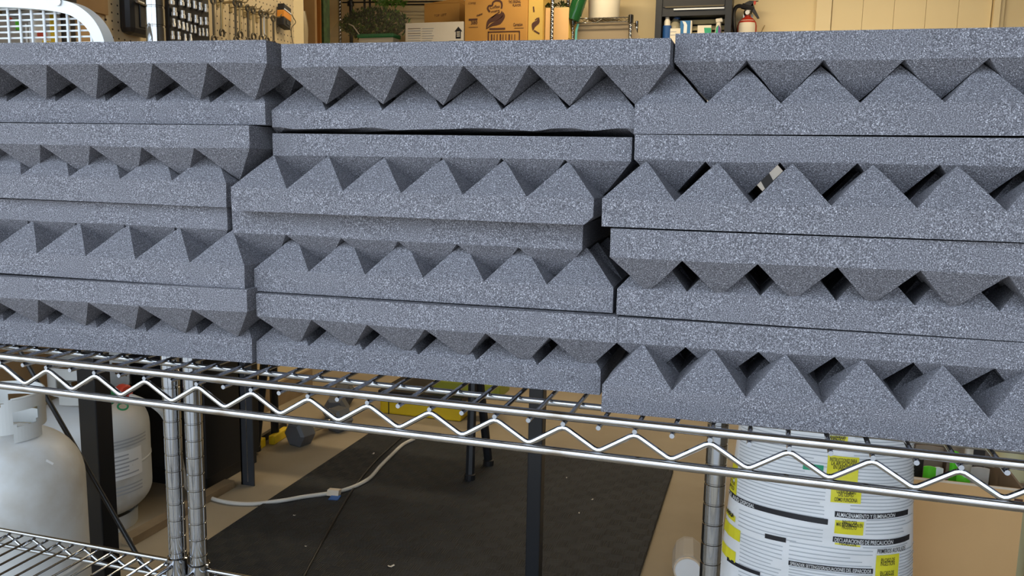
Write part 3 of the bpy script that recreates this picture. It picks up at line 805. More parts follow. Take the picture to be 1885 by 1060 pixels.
yblock(1524, 836, 1578, 893, [(.80, 'INSTRUCCIONES PARA', .86), (.66, 'LA APLICACIÓN', .75), (.52, 'EN JARDINES', .6)])
yblock(1530, 897, 1584, 928, [(.68, 'OTRAS PLAGAS', .64), (.47, 'DEL CÉSPED', .5), (.1, 'CÓMO FUNCIONA', .76)])
yblock(1537, 955, 1588, 985, [(.78, 'PARA SU CASA', .5), (.60, 'MÁS INFORMACIÓN EN', .9), (.42, 'PRODUCTO', .5)])
yblock(1537, 999, 1583, 1006, [(.2, 'PRECAUCIÓN', .66)])
yblock(1613, 1022, 1651, 1064, [(.72, 'EN CASO DE', .6), (.58, 'INGESTIÓN', .6), (.22, 'EN CASO DE', .6), (.08, 'CONTACTO', .6)])
yblock(1338, 846, 1356, 912, [(.5, 'EN USO', .7), (.3, 'MUESTRA', .8), (.12, 'CÉSPED', .7)])
yblock(1336, 932, 1354, 961, [(.7, 'PARA', .8), (.55, 'USO', .6)])
yblock(1333, 970, 1364, 976, [])
yblock(1331, 990, 1354, 1036, [])
def hbar(px0, px1, pxz, pyz, h, text=None, frac=1.0, x0=None):
    z = zof(pxz, pyz); a = x0 if x0 is not None else bagpx(px0, pyz)[0]; b = bagpx(px1, pyz)[0]
    bb_ = patch(MB(), a, b, z - h / 2, z + h / 2, .06).build('black_bar', 'print_black', bagt)
    if text: bag_text(MB(), text, a + .12, z - h * .34, h, (b - a) * frac).build('white_lettering', 'print_white', bb_)
hbar(1338, 1524, 1500, 956, .42, 'STORAGE AND DISPOSAL', .34, xa - .8)
hbar(1536, 1670, 1560, 947, .40, 'ALMACENAMIENTO Y ELIMINACIÓN', .78, xc)
hbar(1536, 1672, 1560, 995, .42, 'DECLARACIONES DE PRECAUCIÓN', .74, xc)
hbar(1408, 1447, 1440, 993, .36)
hbar(1451, 1607, 1500, 1042, .36, 'SPREADER SETTINGS/GRADUACIONES DEL ESPARCIDOR', .96, bagpx(1451, 1042)[0])
hbar(1338, 1400, 1380, 1050, .3, None, 1)
bag_text(MB(), 'PRIMEROS AUXILIOS', bagpx(1614, 1018)[0], zof(1616, 1018), .5, bagpx(1664, 1018)[0] - bagpx(1614, 1018)[0], .08).build('lettering', 'print_black', bagt)
patch(MB(), bagpx(1478, 860)[0], bagpx(1516, 860)[0], zof(1497, 866), zof(1497, 854), .06).build('green_block', 'print_green', bagt)
# fine print: thin grey lines in the columns
rl = random.Random(11)
def fine_block(x0, x1, z0, z1, pitch, h=.075, ragged=.3):
    z = z1
    while z > z0:
        e = x1 - (x1 - x0) * (ragged * rl.random() if rl.random() < .35 else 0.0)
        patch(fine, x0, e, z - h, z, .05); z -= pitch
fine_block(bagpx(1358, 900)[0], xb - .3, zof(1440, 948), zof(1440, 793), .27)
fine_block(bagpx(1360, 960)[0], xb - .3, zof(1440, 996), zof(1440, 962), .3)
fine_block(bagpx(1572, 830)[0], xd + .6, zof(1600, 938), zof(1600, 800), .25)
fine_block(bagpx(1594, 960)[0], xd + .3, zof(1600, 986), zof(1600, 956), .26)
fine_block(bagpx(1588, 1005)[0], xd + .3, zof(1600, 1008), zof(1600, 1001), .22)
fine_block(bagpx(1452, 1020)[0], bagpx(1606, 1020)[0], zof(1500, 1036), zof(1500, 1004), .3)
fine_block(bagpx(1654, 1040)[0], BX + bag_w(-24) * .97, -26, zof(1640, 1016), .24)
fine_block(bagpx(1362, 1020)[0], bagpx(1440, 1020)[0], -27, zof(1420, 1000), .3)
fine_block(bagpx(1452, 1050)[0], bagpx(1606, 1050)[0], -27, zof(1500, 1048), .24)
tag(fine.build('fine_print', 'print_faint', bagt), kind='stuff')

# ================================================================== OPEN CARTON RIGHT OF THE BAG
g0 = dep(1667, 872, 71); cY = g0[1]; cx0 = g0[0]; cx1 = onY(1881, 960, cY)[0]; cz = (onY(1670, 874, cY)[2] + onY(1880, 904, cY)[2]) / 2
ct = thing('open_carton', 'open brown cardboard carton on the floor right of the printed bag', 'carton', ((cx0 + cx1) / 2, cY + 6, FL))
tk = .18; cD = 11
MB().box(cx0, cx1, cY, cY + tk, FL, cz).build('front_panel', 'cardboard', ct)
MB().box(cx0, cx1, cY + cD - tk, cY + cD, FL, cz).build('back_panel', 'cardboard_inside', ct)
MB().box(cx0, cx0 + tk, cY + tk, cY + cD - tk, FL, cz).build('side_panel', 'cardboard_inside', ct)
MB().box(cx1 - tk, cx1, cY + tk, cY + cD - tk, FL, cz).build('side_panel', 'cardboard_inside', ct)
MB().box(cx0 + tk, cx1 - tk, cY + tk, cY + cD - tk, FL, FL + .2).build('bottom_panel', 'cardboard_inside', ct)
MB().box(cx0 + .02, cx1 - .02, cY - .02, cY + .04, cz - .16, cz + .03).build('front_edge', 'cardboard_edge', ct)
hd = onY(1876, 921, cY)
MB().box(hd[0] - .35, cx1 - .1, cY - .03, cY + .02, hd[2] - .12, hd[2] + .12).build('slot', 'print_brown', ct)
# things standing in the carton
def blade(name, m_, x, y, zt, wd, lean, label, cat, curl=.6):
    o = MB().sheet(lambda u, v: (x + (u - .5) * wd * (1 - .35 * v) + lean * v, y + curl * math.sin(u * 3.1) * .6 + .4 * v, FL + .25 + (zt - FL - .25) * v), 8, 10, (0, .12, 0))
    return tag(o.build(name, m_, smooth=True), label, cat)
def cpt(px, py, dy): return onY(px, py, cY + dy)
for nm, m_, px, py, dy, wd, lean, lab, cat in (
    ('folded_cloth', 'taupe_cloth', 1712, 822, 8.2, 3.6, .6, 'taupe folded cloth at the left inside the open carton', 'cloth'),
    ('folded_cloth', 'dark_cloth', 1692, 846, 5.4, 1.2, .5, 'dark folded cloth in the left corner of the open carton', 'cloth'),
    ('folded_cloth', 'taupe_cloth', 1768, 812, 6.6, 2.6, .2, 'brown folded cloth in the middle of the open carton', 'cloth'),
    ('folded_cloth', 'pale_cloth', 1786, 816, 4.6, 1.0, .3, 'pale folded cloth beside the green tags in the carton', 'cloth'),
    ('folded_cloth', 'dark_cloth', 1800, 822, 7.6, 2.0, .5, 'dark brown folded cloth right of the pale one in the carton', 'cloth'),
    ('plastic_tag', 'bright_green', 1712, 860, 2.0, 1.5, -.1, 'bright green plastic tag at the left front of the carton', 'tag'),
    ('plastic_tag', 'bright_green', 1758, 832, 3.4, .9, .1, 'bright green plastic tag rising in the middle of the carton', 'tag'),
    ('plastic_tag', 'bright_green', 1774, 874, 1.3, 1.6, .1, 'bright green plastic tag low at the front edge of the carton', 'tag'),
    ('paper_card', 'print_white', 1728, 862, 2.7, 1.2, .5, 'white card beside the left green tag in the carton', 'card'),
    ('paper_card', 'frosted', 1805, 862, 2.4, 2.2, .6, 'grey translucent sleeve at the right inside the carton', 'sleeve')):
    p = cpt(px, py, dy); blade(nm, m_, p[0] - lean, cY + dy - .4, p[2], wd, lean, lab, cat, curl=.5)
# pale jug with a handle hole, behind the right corner of the carton
j0 = onY(1862, 850, cY + cD + 2.6)
jg = thing('plastic_jug', 'pale yellow plastic jug with a moulded handle behind the carton', 'jug', (j0[0], cY + cD + 3, FL))
jz = onY(1862, 822, cY + cD + 2.6)[2]
MB().lathe((j0[0], cY + cD + 3.2, 0), [(1.9, FL), (2.2, FL + .3), (2.2, jz - 6), (2.0, jz - 3.4), (1.5, jz - 1.4), (1.2, jz)], 24).build('body', 'cream_plastic', jg, True)
MB().lathe((j0[0], cY + cD + 3.2, jz), [(1.0, 0), (1.0, 1.2), (.9, 1.4)], 20).build('cap', 'cream_plastic', jg, True)
hc = np.array([j0[0] + .9, cY + cD + .95, jz - 4.2])
MB().lathe(hc, [(.95, 0), (.95, .35)], 20, axis=(.2, -1, 0), sy=1.4).build('handle_hole', 'cardboard_inside', jg, True)

# ================================================================== LEFT WALL ABOVE THE FOAM
def onW(px, py): return onX(px, py, XL + .6)        # point on the pegboard's face
pg0, pg1 = onW(199, 20)[1], onW(544, 40)[1]
pb = tag(MB().box(XL, XL + .25, pg0, pg1, 4, 56).build('pegboard', 'pegboard'), 'tan pegboard covering the left wall behind the foam', 'pegboard')
tag(MB().box(XL, XL + .7, 20, pg0 - .1, 24, 56).build('plywood_sheet', 'plywood'), 'brown plywood sheet on the left wall beside the pegboard', 'panel')
PX = XL + .25
# black case hanging on the pegboard
ca, cb_ = onX(240, 30, PX + 2)[1], onX(286, 30, PX + 2)[1]
czb = onX(262, 66, PX + 2)[2]
cs = thing('tool_case', 'black moulded tool case hanging left of the socket rack', 'case', (PX + 1, (ca + cb_) / 2, czb))
MB().box(PX, PX + 2, ca, cb_, czb, czb + 12).build('shell', 'black_plastic', cs, bevel=.8)
MB().box(PX + 2, PX + 2.15, ca + 1.6, cb_ - .3, czb + 1, czb + 11).build('recess', 'black_metal', cs, bevel=.3)
s0 = onX(264, 9, PX + 2.3)
MB().tube([(PX + 2.35, s0[1] - 1.2, s0[2] + .25), (PX + 2.35, s0[1] + 1.6, s0[2] - .1)], .22, 10).build('driver_bit', 'steel', cs, True)
# black socket rack with sockets
ra_, rb_ = onX(311, 30, PX + .9)[1], onX(385, 30, PX + .9)[1]; rz = onX(345, 72, PX + .9)[2]
tag(MB().box(PX, PX + .9, ra_, rb_, rz - 4, rz + 12).build('socket_rack', 'black_plastic', bevel=.1), 'black board on the pegboard holding rows of chrome sockets', 'rack')
rows = [[(315, 1), (333, 3), (346, 6), (357, 9), (367.5, 12), (378, 15)],
        [(320, 22), (335, 27), (347.5, 32), (359.5, 35), (369, 39), (378.5, 39)],
        [(319, 42), (328.5, 45), (336.5, 48), (343.5, 50), (351.5, 53), (358.5, 54), (366.5, 59), (373, 59), (380, 60)],
        [(317, 65), (328, 66), (340, 70), (350, 70)]]
for r_, row in enumerate(rows):
    for (px, py) in row:
        p = onX(px, py, PX + 1.2); rad = (.34, .34, .2, .24)[r_] * (1.15 if px < 340 else .9); hh = .55
        o = MB().lathe((PX + 1.28, p[1], p[2]), [(rad * .7, -hh), (rad, -hh + .05), (rad, -.05), (rad * .75, .02), (rad * .8, hh - .03), (rad * .6, hh)], 10).build('socket', 'bright_steel', smooth=True)
        tag(o, 'small chrome socket in the %s row of the black board' % ('top', 'second', 'third', 'lowest')[r_], 'socket', 'sockets on the black board')
# wrenches on long hooks
wr = [(392, 0, 60, 0), (407, -4, 48, 1), (433, 4, 62, 0), (441, 6, 52, 1), (456, 14, 64, 0), (466, 18, 56, 1), (480, 23, 60, 0), (486, 24, 58, 2), (491, 27, 64, 1), (503, 33, 70, 0)]
WORD = ['first', 'second', 'third', 'fourth', 'fifth', 'sixth', 'seventh', 'eighth', 'ninth', 'last']
for i, (px, py, pe, kind_) in enumerate(wr):
    a = onX(px, py, PX + 3.0); zb_ = onX(px, pe, PX + 3.0)[2]; L1 = a[2] - zb_
    hk = thing('peg_hook', '%s steel peg hook from the socket board, with a wrench hanging on it' % WORD[i], 'hook', (PX, a[1], a[2]), 'peg hooks with wrenches')
    MB().tube([(PX, a[1], a[2] + .1), (PX + 4.2, a[1], a[2] + .1), (PX + 4.5, a[1], a[2] + .5)], .09, 6).build('rod', 'brass_steel', hk, True)
    MB().obox((PX + .1, a[1], a[2] + .3), (.06, 0, 0), (0, .3, 0), (0, 0, .9)).build('plate', 'brass_steel', hk)
    t = thing('wrench', '%s wrench counted from the socket board, hanging on the pegboard' % WORD[i], 'wrench', (PX + 3, a[1], a[2] - L1 - .3), 'wrenches hanging on the pegboard')
    mw = 'dark_steel' if kind_ != 2 else 'steel'
    yy = a[1]; zt_ = a[2]
    ring = [np.array([PX + 3.0, yy + .42 * math.cos(q), zt_ - .1 + .42 * math.sin(q)]) for q in np.linspace(0, 2 * math.pi, 14, endpoint=False)]
    MB().tube(ring, .17, 6, True).build('ring_end', mw, t, True)
    MB().obox((PX + 3.0, yy, zt_ - .5 - L1 / 2), (.1, 0, 0), (0, .2, 0), (0, 0, L1 / 2)).build('shank', mw if kind_ != 1 else 'brass_steel', t, bevel=.05)
    ze = zt_ - .5 - L1
    hook_ = [np.array([PX + 3.0, yy + .5 * math.cos(q), ze - .45 + .5 * math.sin(q)]) for q in np.linspace(math.radians(-50), math.radians(230), 12)]
    MB().tube(hook_, .17, 6).build('open_jaw', mw, t, True)
# black and yellow tape measure on a cord
tm = onX(523, 31, PX + .9)
tmt = thing('tape_measure', 'black and orange tape measure tilted on the pegboard', 'tape measure', (PX + .6, tm[1], tm[2] - 2))
u_ = np.array([0, 1.15, -.28]); v_ = np.array([0, .1, 1.0]); v_ = v_ / np.linalg.norm(v_)
n1 = np.array([.62, 0, 0])
MB().obox(tm + v_ * 1.2, n1, u_ * .95, v_ * .55).build('top', 'black_plastic', tmt, bevel=.12)
MB().obox(tm + v_ * .15, n1 * 1.05, u_ * .98, v_ * .55).build('middle', 'orange_plastic', tmt, bevel=.08)
MB().obox(tm - v_ * 1.05, n1, u_ * .95, v_ * .7).build('base', 'black_plastic', tmt, bevel=.12)
MB().obox(tm - v_ * 1.0 + np.array([.66, .15, 0]), (.04, 0, 0), u_ * .35, v_ * .3).build('buckle', 'grey_metal', tmt)
MB().obox(tm + v_ * .85 + np.array([.66, 0, 0]), (.04, 0, 0), u_ * .9, v_ * .09).build('stripe', 'print_white', tmt)
tag(MB().tube(smooth_path([onX(534, 22, PX + .5), onX(541, 34, PX + .4), onX(544, 42, PX + .3), onX(536, 55, PX + .3), onX(541, 90, PX + .3)], 6), .07, 6).build('dark_cord', 'dark_steel', smooth=True), 'thin dark cord hanging from the tape measure at the pegboard edge', 'cord')

# white wire grille on the left unit's upper shelf
gy = 13.0; gz = 9.35
def gpt(px, py, yy=gy): return onY(px, py, yy)
gr = thing('wire_grille', 'white framed wire grille with a rounded corner at the upper left', 'grille', (gpt(60, 30)[0], gy, gz))
ce = gpt(95, 96); ro = gpt(200, 70)[0]; zt_o = gpt(0, -6)[2]
path = []
xr_ = gpt(191, 70)[0]; top_pts = [(-260, -14), (-120, -3), (-40, 2), (40, 5), (100, 10), (138, 18), (163, 33), (180, 52), (191, 75), (196, 100)]
fr = [gpt(x, y) for x, y in top_pts]; fr += [np.array([fr[-1][0] + .1, gy, gz + 2]), np.array([fr[-1][0] + .1, gy, gz])]
xl_ = fr[0][0]
loop = smooth_path(fr, 6)
def frame_mesh(mb, pts, wd, th):
    vs_ = []
    for i in range(len(pts)):
        t = pts[min(i + 1, len(pts) - 1)] - pts[max(i - 1, 0)]; n = np.array([-t[2], 0, t[0]]); n /= np.linalg.norm(n) + 1e-9
        vs_ += [pts[i] + n * wd / 2 + np.array([0, -th / 2, 0]), pts[i] - n * wd / 2 + np.array([0, -th / 2, 0]), pts[i] - n * wd / 2 + np.array([0, th / 2, 0]), pts[i] + n * wd / 2 + np.array([0, th / 2, 0])]
    N = len(pts); fs_ = [(4 * i + k, 4 * i + (k + 1) % 4, 4 * i + 4 + (k + 1) % 4, 4 * i + 4 + k) for i in range(N - 1) for k in range(4)] + [(0, 3, 2, 1), (4 * N - 4, 4 * N - 3, 4 * N - 2, 4 * N - 1)]
    return mb.add(vs_, fs_)
frame_mesh(MB(), loop, .6, .7).build('frame', 'white_plastic', gr, True)
MB().lathe(gpt(107, 3, gy - .4), [(.2, 0), (.2, .06), (.12, .08)], 12, axis=(0, -1, 0)).build('screw', 'steel', gr, True)
def ztop_at(x):
    for i in range(len(loop) - 1):
        if loop[i][0] <= x <= loop[i + 1][0]: return loop[i][2] - .2
    return gz + .5
wx = [gpt(x, 40)[0] for x in (15, 37.5, 58.5, 81, 102, 124, 145, 167, 187)]
stp = wx[1] - wx[0]; wx = [wx[0] - stp * k for k in range(12, 0, -1)] + wx
for x in wx:
    if x > xl_ + .1: MB().tube([(x, gy, gz), (x, gy, ztop_at(x))], .065, 6).build('wire', 'white_enamel', gr)
def xright_at(z):
    for i in range(len(loop) - 1):
        a, b = loop[i], loop[i + 1]
        if a[0] > gpt(100, 10)[0] and min(a[2], b[2]) <= z <= max(a[2], b[2]): return a[0] - .2
    return fr[-1][0]
zz = gpt(15, 14.5)[2]; dz = zz - gpt(15, 25.5)[2]
while zz > gz + .1:
    xs_ = [p[0] for p in loop if p[2] > zz + .25]; xr2 = (max(xs_) if xs_ else xl_ + 3) - .05
    MB().tube([(xl_, gy + .12, zz + .05), (xr2, gy + .12, zz - .05)], .05, 6).build('cross_wire', 'white_enamel', gr); zz -= dz
# shelf on the left wall with packages behind the grille
SZ = 16.0
ws = tag(MB().box(XL, XL + 11, 20, 62, SZ - .8, SZ).build('wall_shelf', 'plywood'), 'brown wooden shelf on the left wall behind the white grille', 'shelf')
def pack(name, m_, px0, px1, py, X, label, cat, dy=None, bev=.15, extra=None):
    y0 = onX(px0, py, X)[1]; y1 = onX(px1, py, X)[1]; zt = onX((px0 + px1) / 2, py, X)[2]
    lo, hi = min(y0, y1), max(y0, y1)
    t = thing(name, label, cat, (X - 2, (lo + hi) / 2, SZ))
    MB().box(X - 4, X, lo, hi, SZ, zt).build('body', m_, t, bevel=bev)
    if extra:
        for nm, mm, a, b, c_, d in extra:
            MB().box(X - .02, X + .06, lo + (hi - lo) * a, lo + (hi - lo) * b, SZ + (zt - SZ) * c_, SZ + (zt - SZ) * d).build(nm, mm, t)
    return t
pack('clear_bin', 'frosted', -20, 36, 26, XL + 9, 'grey translucent bin at the far left behind the grille', 'bin', extra=[('red_print', 'red_plastic', .55, .72, .86, .95), ('green_print', 'bright_green', .84, .99, .7, .94)])
pack('clear_bin', 'frosted', 38, 60, 27, XL + 9, 'pale blue translucent bin beside the far left one', 'bin', extra=[('painted_highlight', 'print_white', .3, .42, .2, .8), ('painted_highlight', 'print_white', .62, .7, .2, .85)])  # the white strips are highlights painted onto the bin
pack('snack_packet', 'white_carton', 61.5, 104, 22, XL + 9, 'white, yellow and red packet behind the wire grille', 'packet', extra=[('yellow_print', 'yellow_plastic', .68, .92, .2, .98), ('red_print', 'red_plastic', .1, .5, .48, .62), ('grey_print', 'print_grey', .45, .62, .66, .8), ('yellow_print', 'yellow_plastic', .3, .66, .3, .45)])
pack('paper_box', 'pale_cloth', 105.5, 112, 26, XL + 9, 'narrow pale box right of the coloured packet', 'box')
pack('slatted_crate', 'black_plastic', 113, 138, 25, XL + 9, 'black slatted crate behind the right part of the grille', 'crate', extra=[('slat', 'pale_cloth', .44, .56, 0, 1.0)])
pack('plywood_box', 'cardboard', 139.5, 166, 26, XL + 9, 'tan box at the right end of the wall shelf', 'box')
tag(MB().box(XL + .8, XL + 10.5, 20, onX(136, 13, XL + 10)[1], onX(60, 13, XL + 10)[2], onX(60, 13, XL + 10)[2] + 6).build('storage_case', 'black_plastic', bevel=.2), 'long dark case on the wall above the packages', 'case')

# ================================================================== FAR SHELF AND CARTONS
YS = 190.0
FX0, FX1 = onY(570.5, 40, YS)[0], onY(1016, 40, YS)[0]; SH = 34.0
fs = thing('wire_shelving_unit', 'distant chrome wire shelving unit holding cartons before the back wall', 'shelving unit', ((FX0 + FX1) / 2, YS + 8, FL))
def far_post(parent, x, y, zt, r=.5):
    prof = [(r, FL)]; z = FL + 1
    while z < zt - .5: prof += [(r, z - .08), (r * .88, z), (r, z + .08)]; z += 1.0
    return MB().lathe((x, y, 0), prof + [(r, zt)], 10).build('post', 'chrome', parent, True)
for x in (FX0, FX1):
    for y in (YS, YS + 17): far_post(fs, x, y, 60)
for zq in (SH, 10, -12):
    for y in (YS, YS + 17):
        MB().tube([(FX0, y, zq), (FX1, y, zq)], .13, 8).build('rail', 'chrome', fs, True)
        MB().tube([(FX0, y, zq - 1.0), (FX1, y, zq - 1.0)], .13, 8).build('rail', 'chrome', fs, True)
        MB().tube(zig(FX0 + .5, FX1 - .5, 'x', y, zq - .1, per=4), .08, 6).build('zigzag_rod', 'chrome', fs)
    for x in (FX0, FX1): MB().tube([(x, YS, zq), (x, YS + 17, zq)], .13, 8).build('rail', 'chrome', fs, True)
    first = None
    for k in range(int((FX1 - FX0) / 2)):
        x = FX0 + 1 + 2 * k
        if first is None: first = MB().tube([(x, YS, zq + .15), (x, YS + 17, zq + .15)], .08, 6).build('wire', 'chrome', fs); x_f = x
        else: clone(first, fs, (x - x_f, 0, 0))
SZ2 = SH + .25
def fpt(px, py, dy): return onY(px, py, YS + dy)
# white carton with print
def carton(name, label, m_, px0, px1, py_top, dy, D):
    x0, x1 = fpt(px0, py_top, dy)[0], fpt(px1, py_top, dy)[0]; zt = fpt((px0 + px1) / 2, py_top, dy)[2]
    t = thing(name, label, 'carton', ((x0 + x1) / 2, YS + dy + D / 2, SZ2))
    bx_ = MB().box(x0, x1, YS + dy, YS + dy + D, SZ2, zt).build('box', m_, t, bevel=.1)
    return bx_, x0, x1, zt, YS + dy - .06
ux, uz = np.array([1.0, 0, 0]), np.array([0, 0, 1.0])
t, x0, x1, zt, yf = carton('white_carton', 'low white printed carton with a black arrow on the far shelf', 'white_carton', 746, 854, 41, 1.2, 9)
for k in range(7):
    MB().box(x0 + .8, x0 + 4.4, yf - .01, yf + .05, zt - 1.5 - .62 * k, zt - 1.5 - .62 * k + (.2 if k in (1, 3) else .1)).build('text_line', 'print_grey' if k not in (0, 2) else 'print_brown', t)
    MB().box(x0 + 4.9, x0 + 8.2 - .3 * (k % 3), yf - .01, yf + .05, zt - 1.6 - .62 * k, zt - 1.6 - .62 * k + .12).build('text_line', 'print_grey', t)
ax_ = x1 - 1.5; az = zt - 1.3
MB().plate([(ax_, yf, az), (ax_ - 1.1, yf, az - 1.2), (ax_ - .7, yf, az - 1.2), (ax_ - .7, yf, az - 3.0), (ax_ + .7, yf, az - 3.0), (ax_ + .7, yf, az - 1.2), (ax_ + 1.1, yf, az - 1.2)][::-1], (0, .05, 0)).build('arrow_mark', 'print_black', t)
for k in range(3): MB().box(ax_ - .45, ax_ + .45, yf - .03, yf + .02, az - 1.5 - .5 * k, az - 1.25 - .5 * k).build('arrow_line', 'white_carton', t)
MB().box(ax_ - 2.6, x1 - .1, yf - .01, yf + .05, az - 3.75, az - 3.55).box(ax_ - 2.6, ax_ - 2.4, yf - .01, yf + .05, az - 5.5, az - 3.75).build('printed_frame', 'print_black', t)
# brown carton behind it
t, x0b, x1b, ztb, yfb = carton('brown_carton', 'plain orange brown carton behind the low white one', 'cardboard_orange', 781, 846, 6, 11.0, 6)
MB().plate([(x0b, yfb, ztb), (x1b, yfb, ztb), (x1b, yfb, ztb + 1.2)], (0, 6, 0)).build('raised_flap', 'cardboard_orange', t)
put_text(MB(), 'TOP  LEFT', (x0b + 3.0, yfb - .02, ztb - 3.6), ux * 1 + uz * .08, uz, .9, 3.6).build('lettering', 'print_brown', t)
# large coffee carton with its logo
t, x0, x1, zt, yf = carton('coffee_carton', 'large orange brown coffee creamer carton with a swirl logo on the far shelf', 'cardboard_orange', 856, 972, -24, 1.0, 13)
def cp(px, py): p = onY(px, py, yf); return p
def ptext(s, px, py, w_px, size, m_='print_brown', tilt=0.0, bold=.0):
    a = cp(px, py); b = cp(px + w_px, py)
    put_text(MB(), s, a + np.array([0, -.02, 0]), ux + uz * tilt, uz - ux * tilt * .3, size, b[0] - a[0], bold).build('lettering', m_, t)
def stroke(pts, wd, m_='print_brown', nm='logo_stroke'):
    P = smooth_path([cp(x, y) for x, y in pts], 6); vs_, n_ = [], len(P)
    W_ = wd if isinstance(wd, list) else [wd, wd]
    for i in range(n_):
        tv = P[min(i + 1, n_ - 1)] - P[max(i - 1, 0)]; nn = np.array([-tv[2], 0, tv[0]]); nn /= np.linalg.norm(nn) + 1e-9
        f_ = i / (n_ - 1) * (len(W_) - 1); k_ = min(int(f_), len(W_) - 2); ww = W_[k_] + (W_[k_ + 1] - W_[k_]) * (f_ - k_)
        vs_ += [P[i] + nn * ww / 2, P[i] - nn * ww / 2]
    return MB().add([p + np.array([0, -.01, 0]) for p in vs_], [(2 * i, 2 * i + 1, 2 * i + 3, 2 * i + 2) for i in range(n_ - 1)]).build(nm, m_, t)
stroke([(902, 22), (898, 16), (900, 11), (906, 10), (908, 4), (915, 1), (922, 3), (924, 9), (923, 16)], .45)
stroke([(924, 20), (922, 28), (912, 33), (900, 40), (895, 54)], [.1, 1.1, 1.6, 1.0, .1], nm='logo_swirl')
stroke([(926, 22), (927, 30), (919, 40), (905, 46), (896, 53)], [.1, .8, 1.3, .7, .1], nm='logo_swirl')
stroke([(905, 33), (912, 27), (920, 22)], .25)
ptext('Coffee', 902, 17, 18, 1.1, tilt=.12, bold=.01); ptext('mate', 904, 24, 16, 1.0, tilt=.15, bold=.01)
ptext('380', 867, 45, 12, 1.2, bold=.02)
MB().box(cp(863, 36)[0], cp(879, 36)[0], yf - .03, yf + .02, cp(863, 38)[2], cp(863, 34.5)[2]).build('printed_bar', 'print_brown', t)
MB().box(cp(863, 36)[0], cp(880, 36)[0], yf - .03, yf + .02, cp(863, 50.5)[2], cp(863, 49.8)[2]).build('printed_bar', 'print_brown', t)
ptext('COFFEE', 862, 8, 14, .7); ptext('new', 878, 31, 11, 1.0, tilt=.3, bold=.02)
ptext('THE ORIGINAL', 936, 6, 23, 1.0, bold=.02); ptext('FLAVOR', 944, 12, 15, .9, bold=.02)
ptext('Carnation', 945, 48, 17, 1.1, bold=.02)
MB().box(cp(947, 50)[0], cp(964, 50)[0], yf - .03, yf + .02, cp(947, 52)[2], cp(947, 51.4)[2]).build('printed_bar', 'print_brown', t)
MB().box(cp(901, 53)[0], cp(930, 53)[0], yf - .03, yf + .02, cp(901, 55)[2], cp(901, 51.8)[2]).build('printed_bar', 'print_brown', t)
for a, b, c_, d in ((898, 900, 58, 80), (955.5, 957.5, 58, 80), (898, 957, 58, 60)):
    MB().box(cp(a, c_)[0], cp(b, c_)[0], yf - .03, yf + .02, cp(a, d)[2], cp(a, c_)[2]).build('frame_line', 'print_brown', t)
for k in range(9):
    a = 904 + 5.4 * k; MB().box(cp(a, 64)[0], cp(a + (1.2 if k % 3 else 2.4), 64)[0], yf - .03, yf + .02, cp(a, 80)[2], cp(a, 63)[2]).build('frame_bar', 'print_brown', t)
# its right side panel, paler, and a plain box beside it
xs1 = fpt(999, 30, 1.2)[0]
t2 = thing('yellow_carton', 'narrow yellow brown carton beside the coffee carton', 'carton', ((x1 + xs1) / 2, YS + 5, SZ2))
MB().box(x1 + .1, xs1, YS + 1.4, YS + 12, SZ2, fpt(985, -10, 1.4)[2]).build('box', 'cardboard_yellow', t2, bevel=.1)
t = t2.children[0]; yf = YS + 1.33
stroke([(992, 32), (990, 40), (983, 46), (981, 56)], [.2, 1.0, 1.3, .2], nm='logo_swirl')
stroke([(982, 12), (983, 22)], .35); stroke([(983, 56), (993, 62)], .35); stroke([(990, 33), (985, 37)], .3)
xs2 = fpt(1046, 60, 3.0)[0]
t3 = thing('plain_carton', 'plain tan carton behind the right post of the far shelf', 'carton', ((xs1 + xs2) / 2, YS + 8, SZ2))
MB().box(xs1 + .2, min(xs2, FX1 + 5), YS + 3, YS + 13, SZ2, fpt(1020, 14, 3)[2]).build('box', 'cardboard', t3, bevel=.1)
MB().plate([fpt(1036, 14, 3.2), fpt(1047, 24, 3.2), fpt(1047, 70, 3.2), fpt(1036, 70, 3.2)][::-1], (0, 9, 0)).build('side_flap', 'cardboard_yellow', t3)
for i, (a, b, lab) in enumerate(((1003, 1012, 'dark green leafy sprig on the plain carton, left of the post'), (1020, 1046, 'dark green leafy sprig on the plain carton, right of the post'))):
    mbl = MB(); rr = random.Random(5 + i); zt3 = fpt(1020, 14, 3)[2]
    for k in range(26):
        c0_ = np.array([fpt(a + (b - a) * rr.random(), 10, 4)[0], YS + 3.5 + 3 * rr.random(), zt3 + .1 + 1.0 * rr.random()])
        d_ = np.array([rr.uniform(-1, 1), rr.uniform(-1, .3), rr.uniform(-.2, .7)]); d_ /= np.linalg.norm(d_); s_ = np.cross(d_, [0, .3, 1]); s_ /= np.linalg.norm(s_)
        mbl.add([c0_, c0_ + d_ * .7 + s_ * .3, c0_ + d_ * 1.5, c0_ + d_ * .7 - s_ * .3], [(0, 1, 2, 3)])
    tg_ = thing('leafy_sprig', lab, 'foliage', (fpt((a + b) / 2, 12, 4)[0], YS + 4.5, zt3))
    tag(mbl.build('leaves', 'leaf_dark', tg_), kind='stuff')
    MB().tube([(fpt(a, 12, 4)[0], YS + 4.5, zt3 + .15), (fpt(b, 12, 4)[0], YS + 4.5, zt3 + .3)], .12, 6).build('stem', 'leaf_green', tg_)

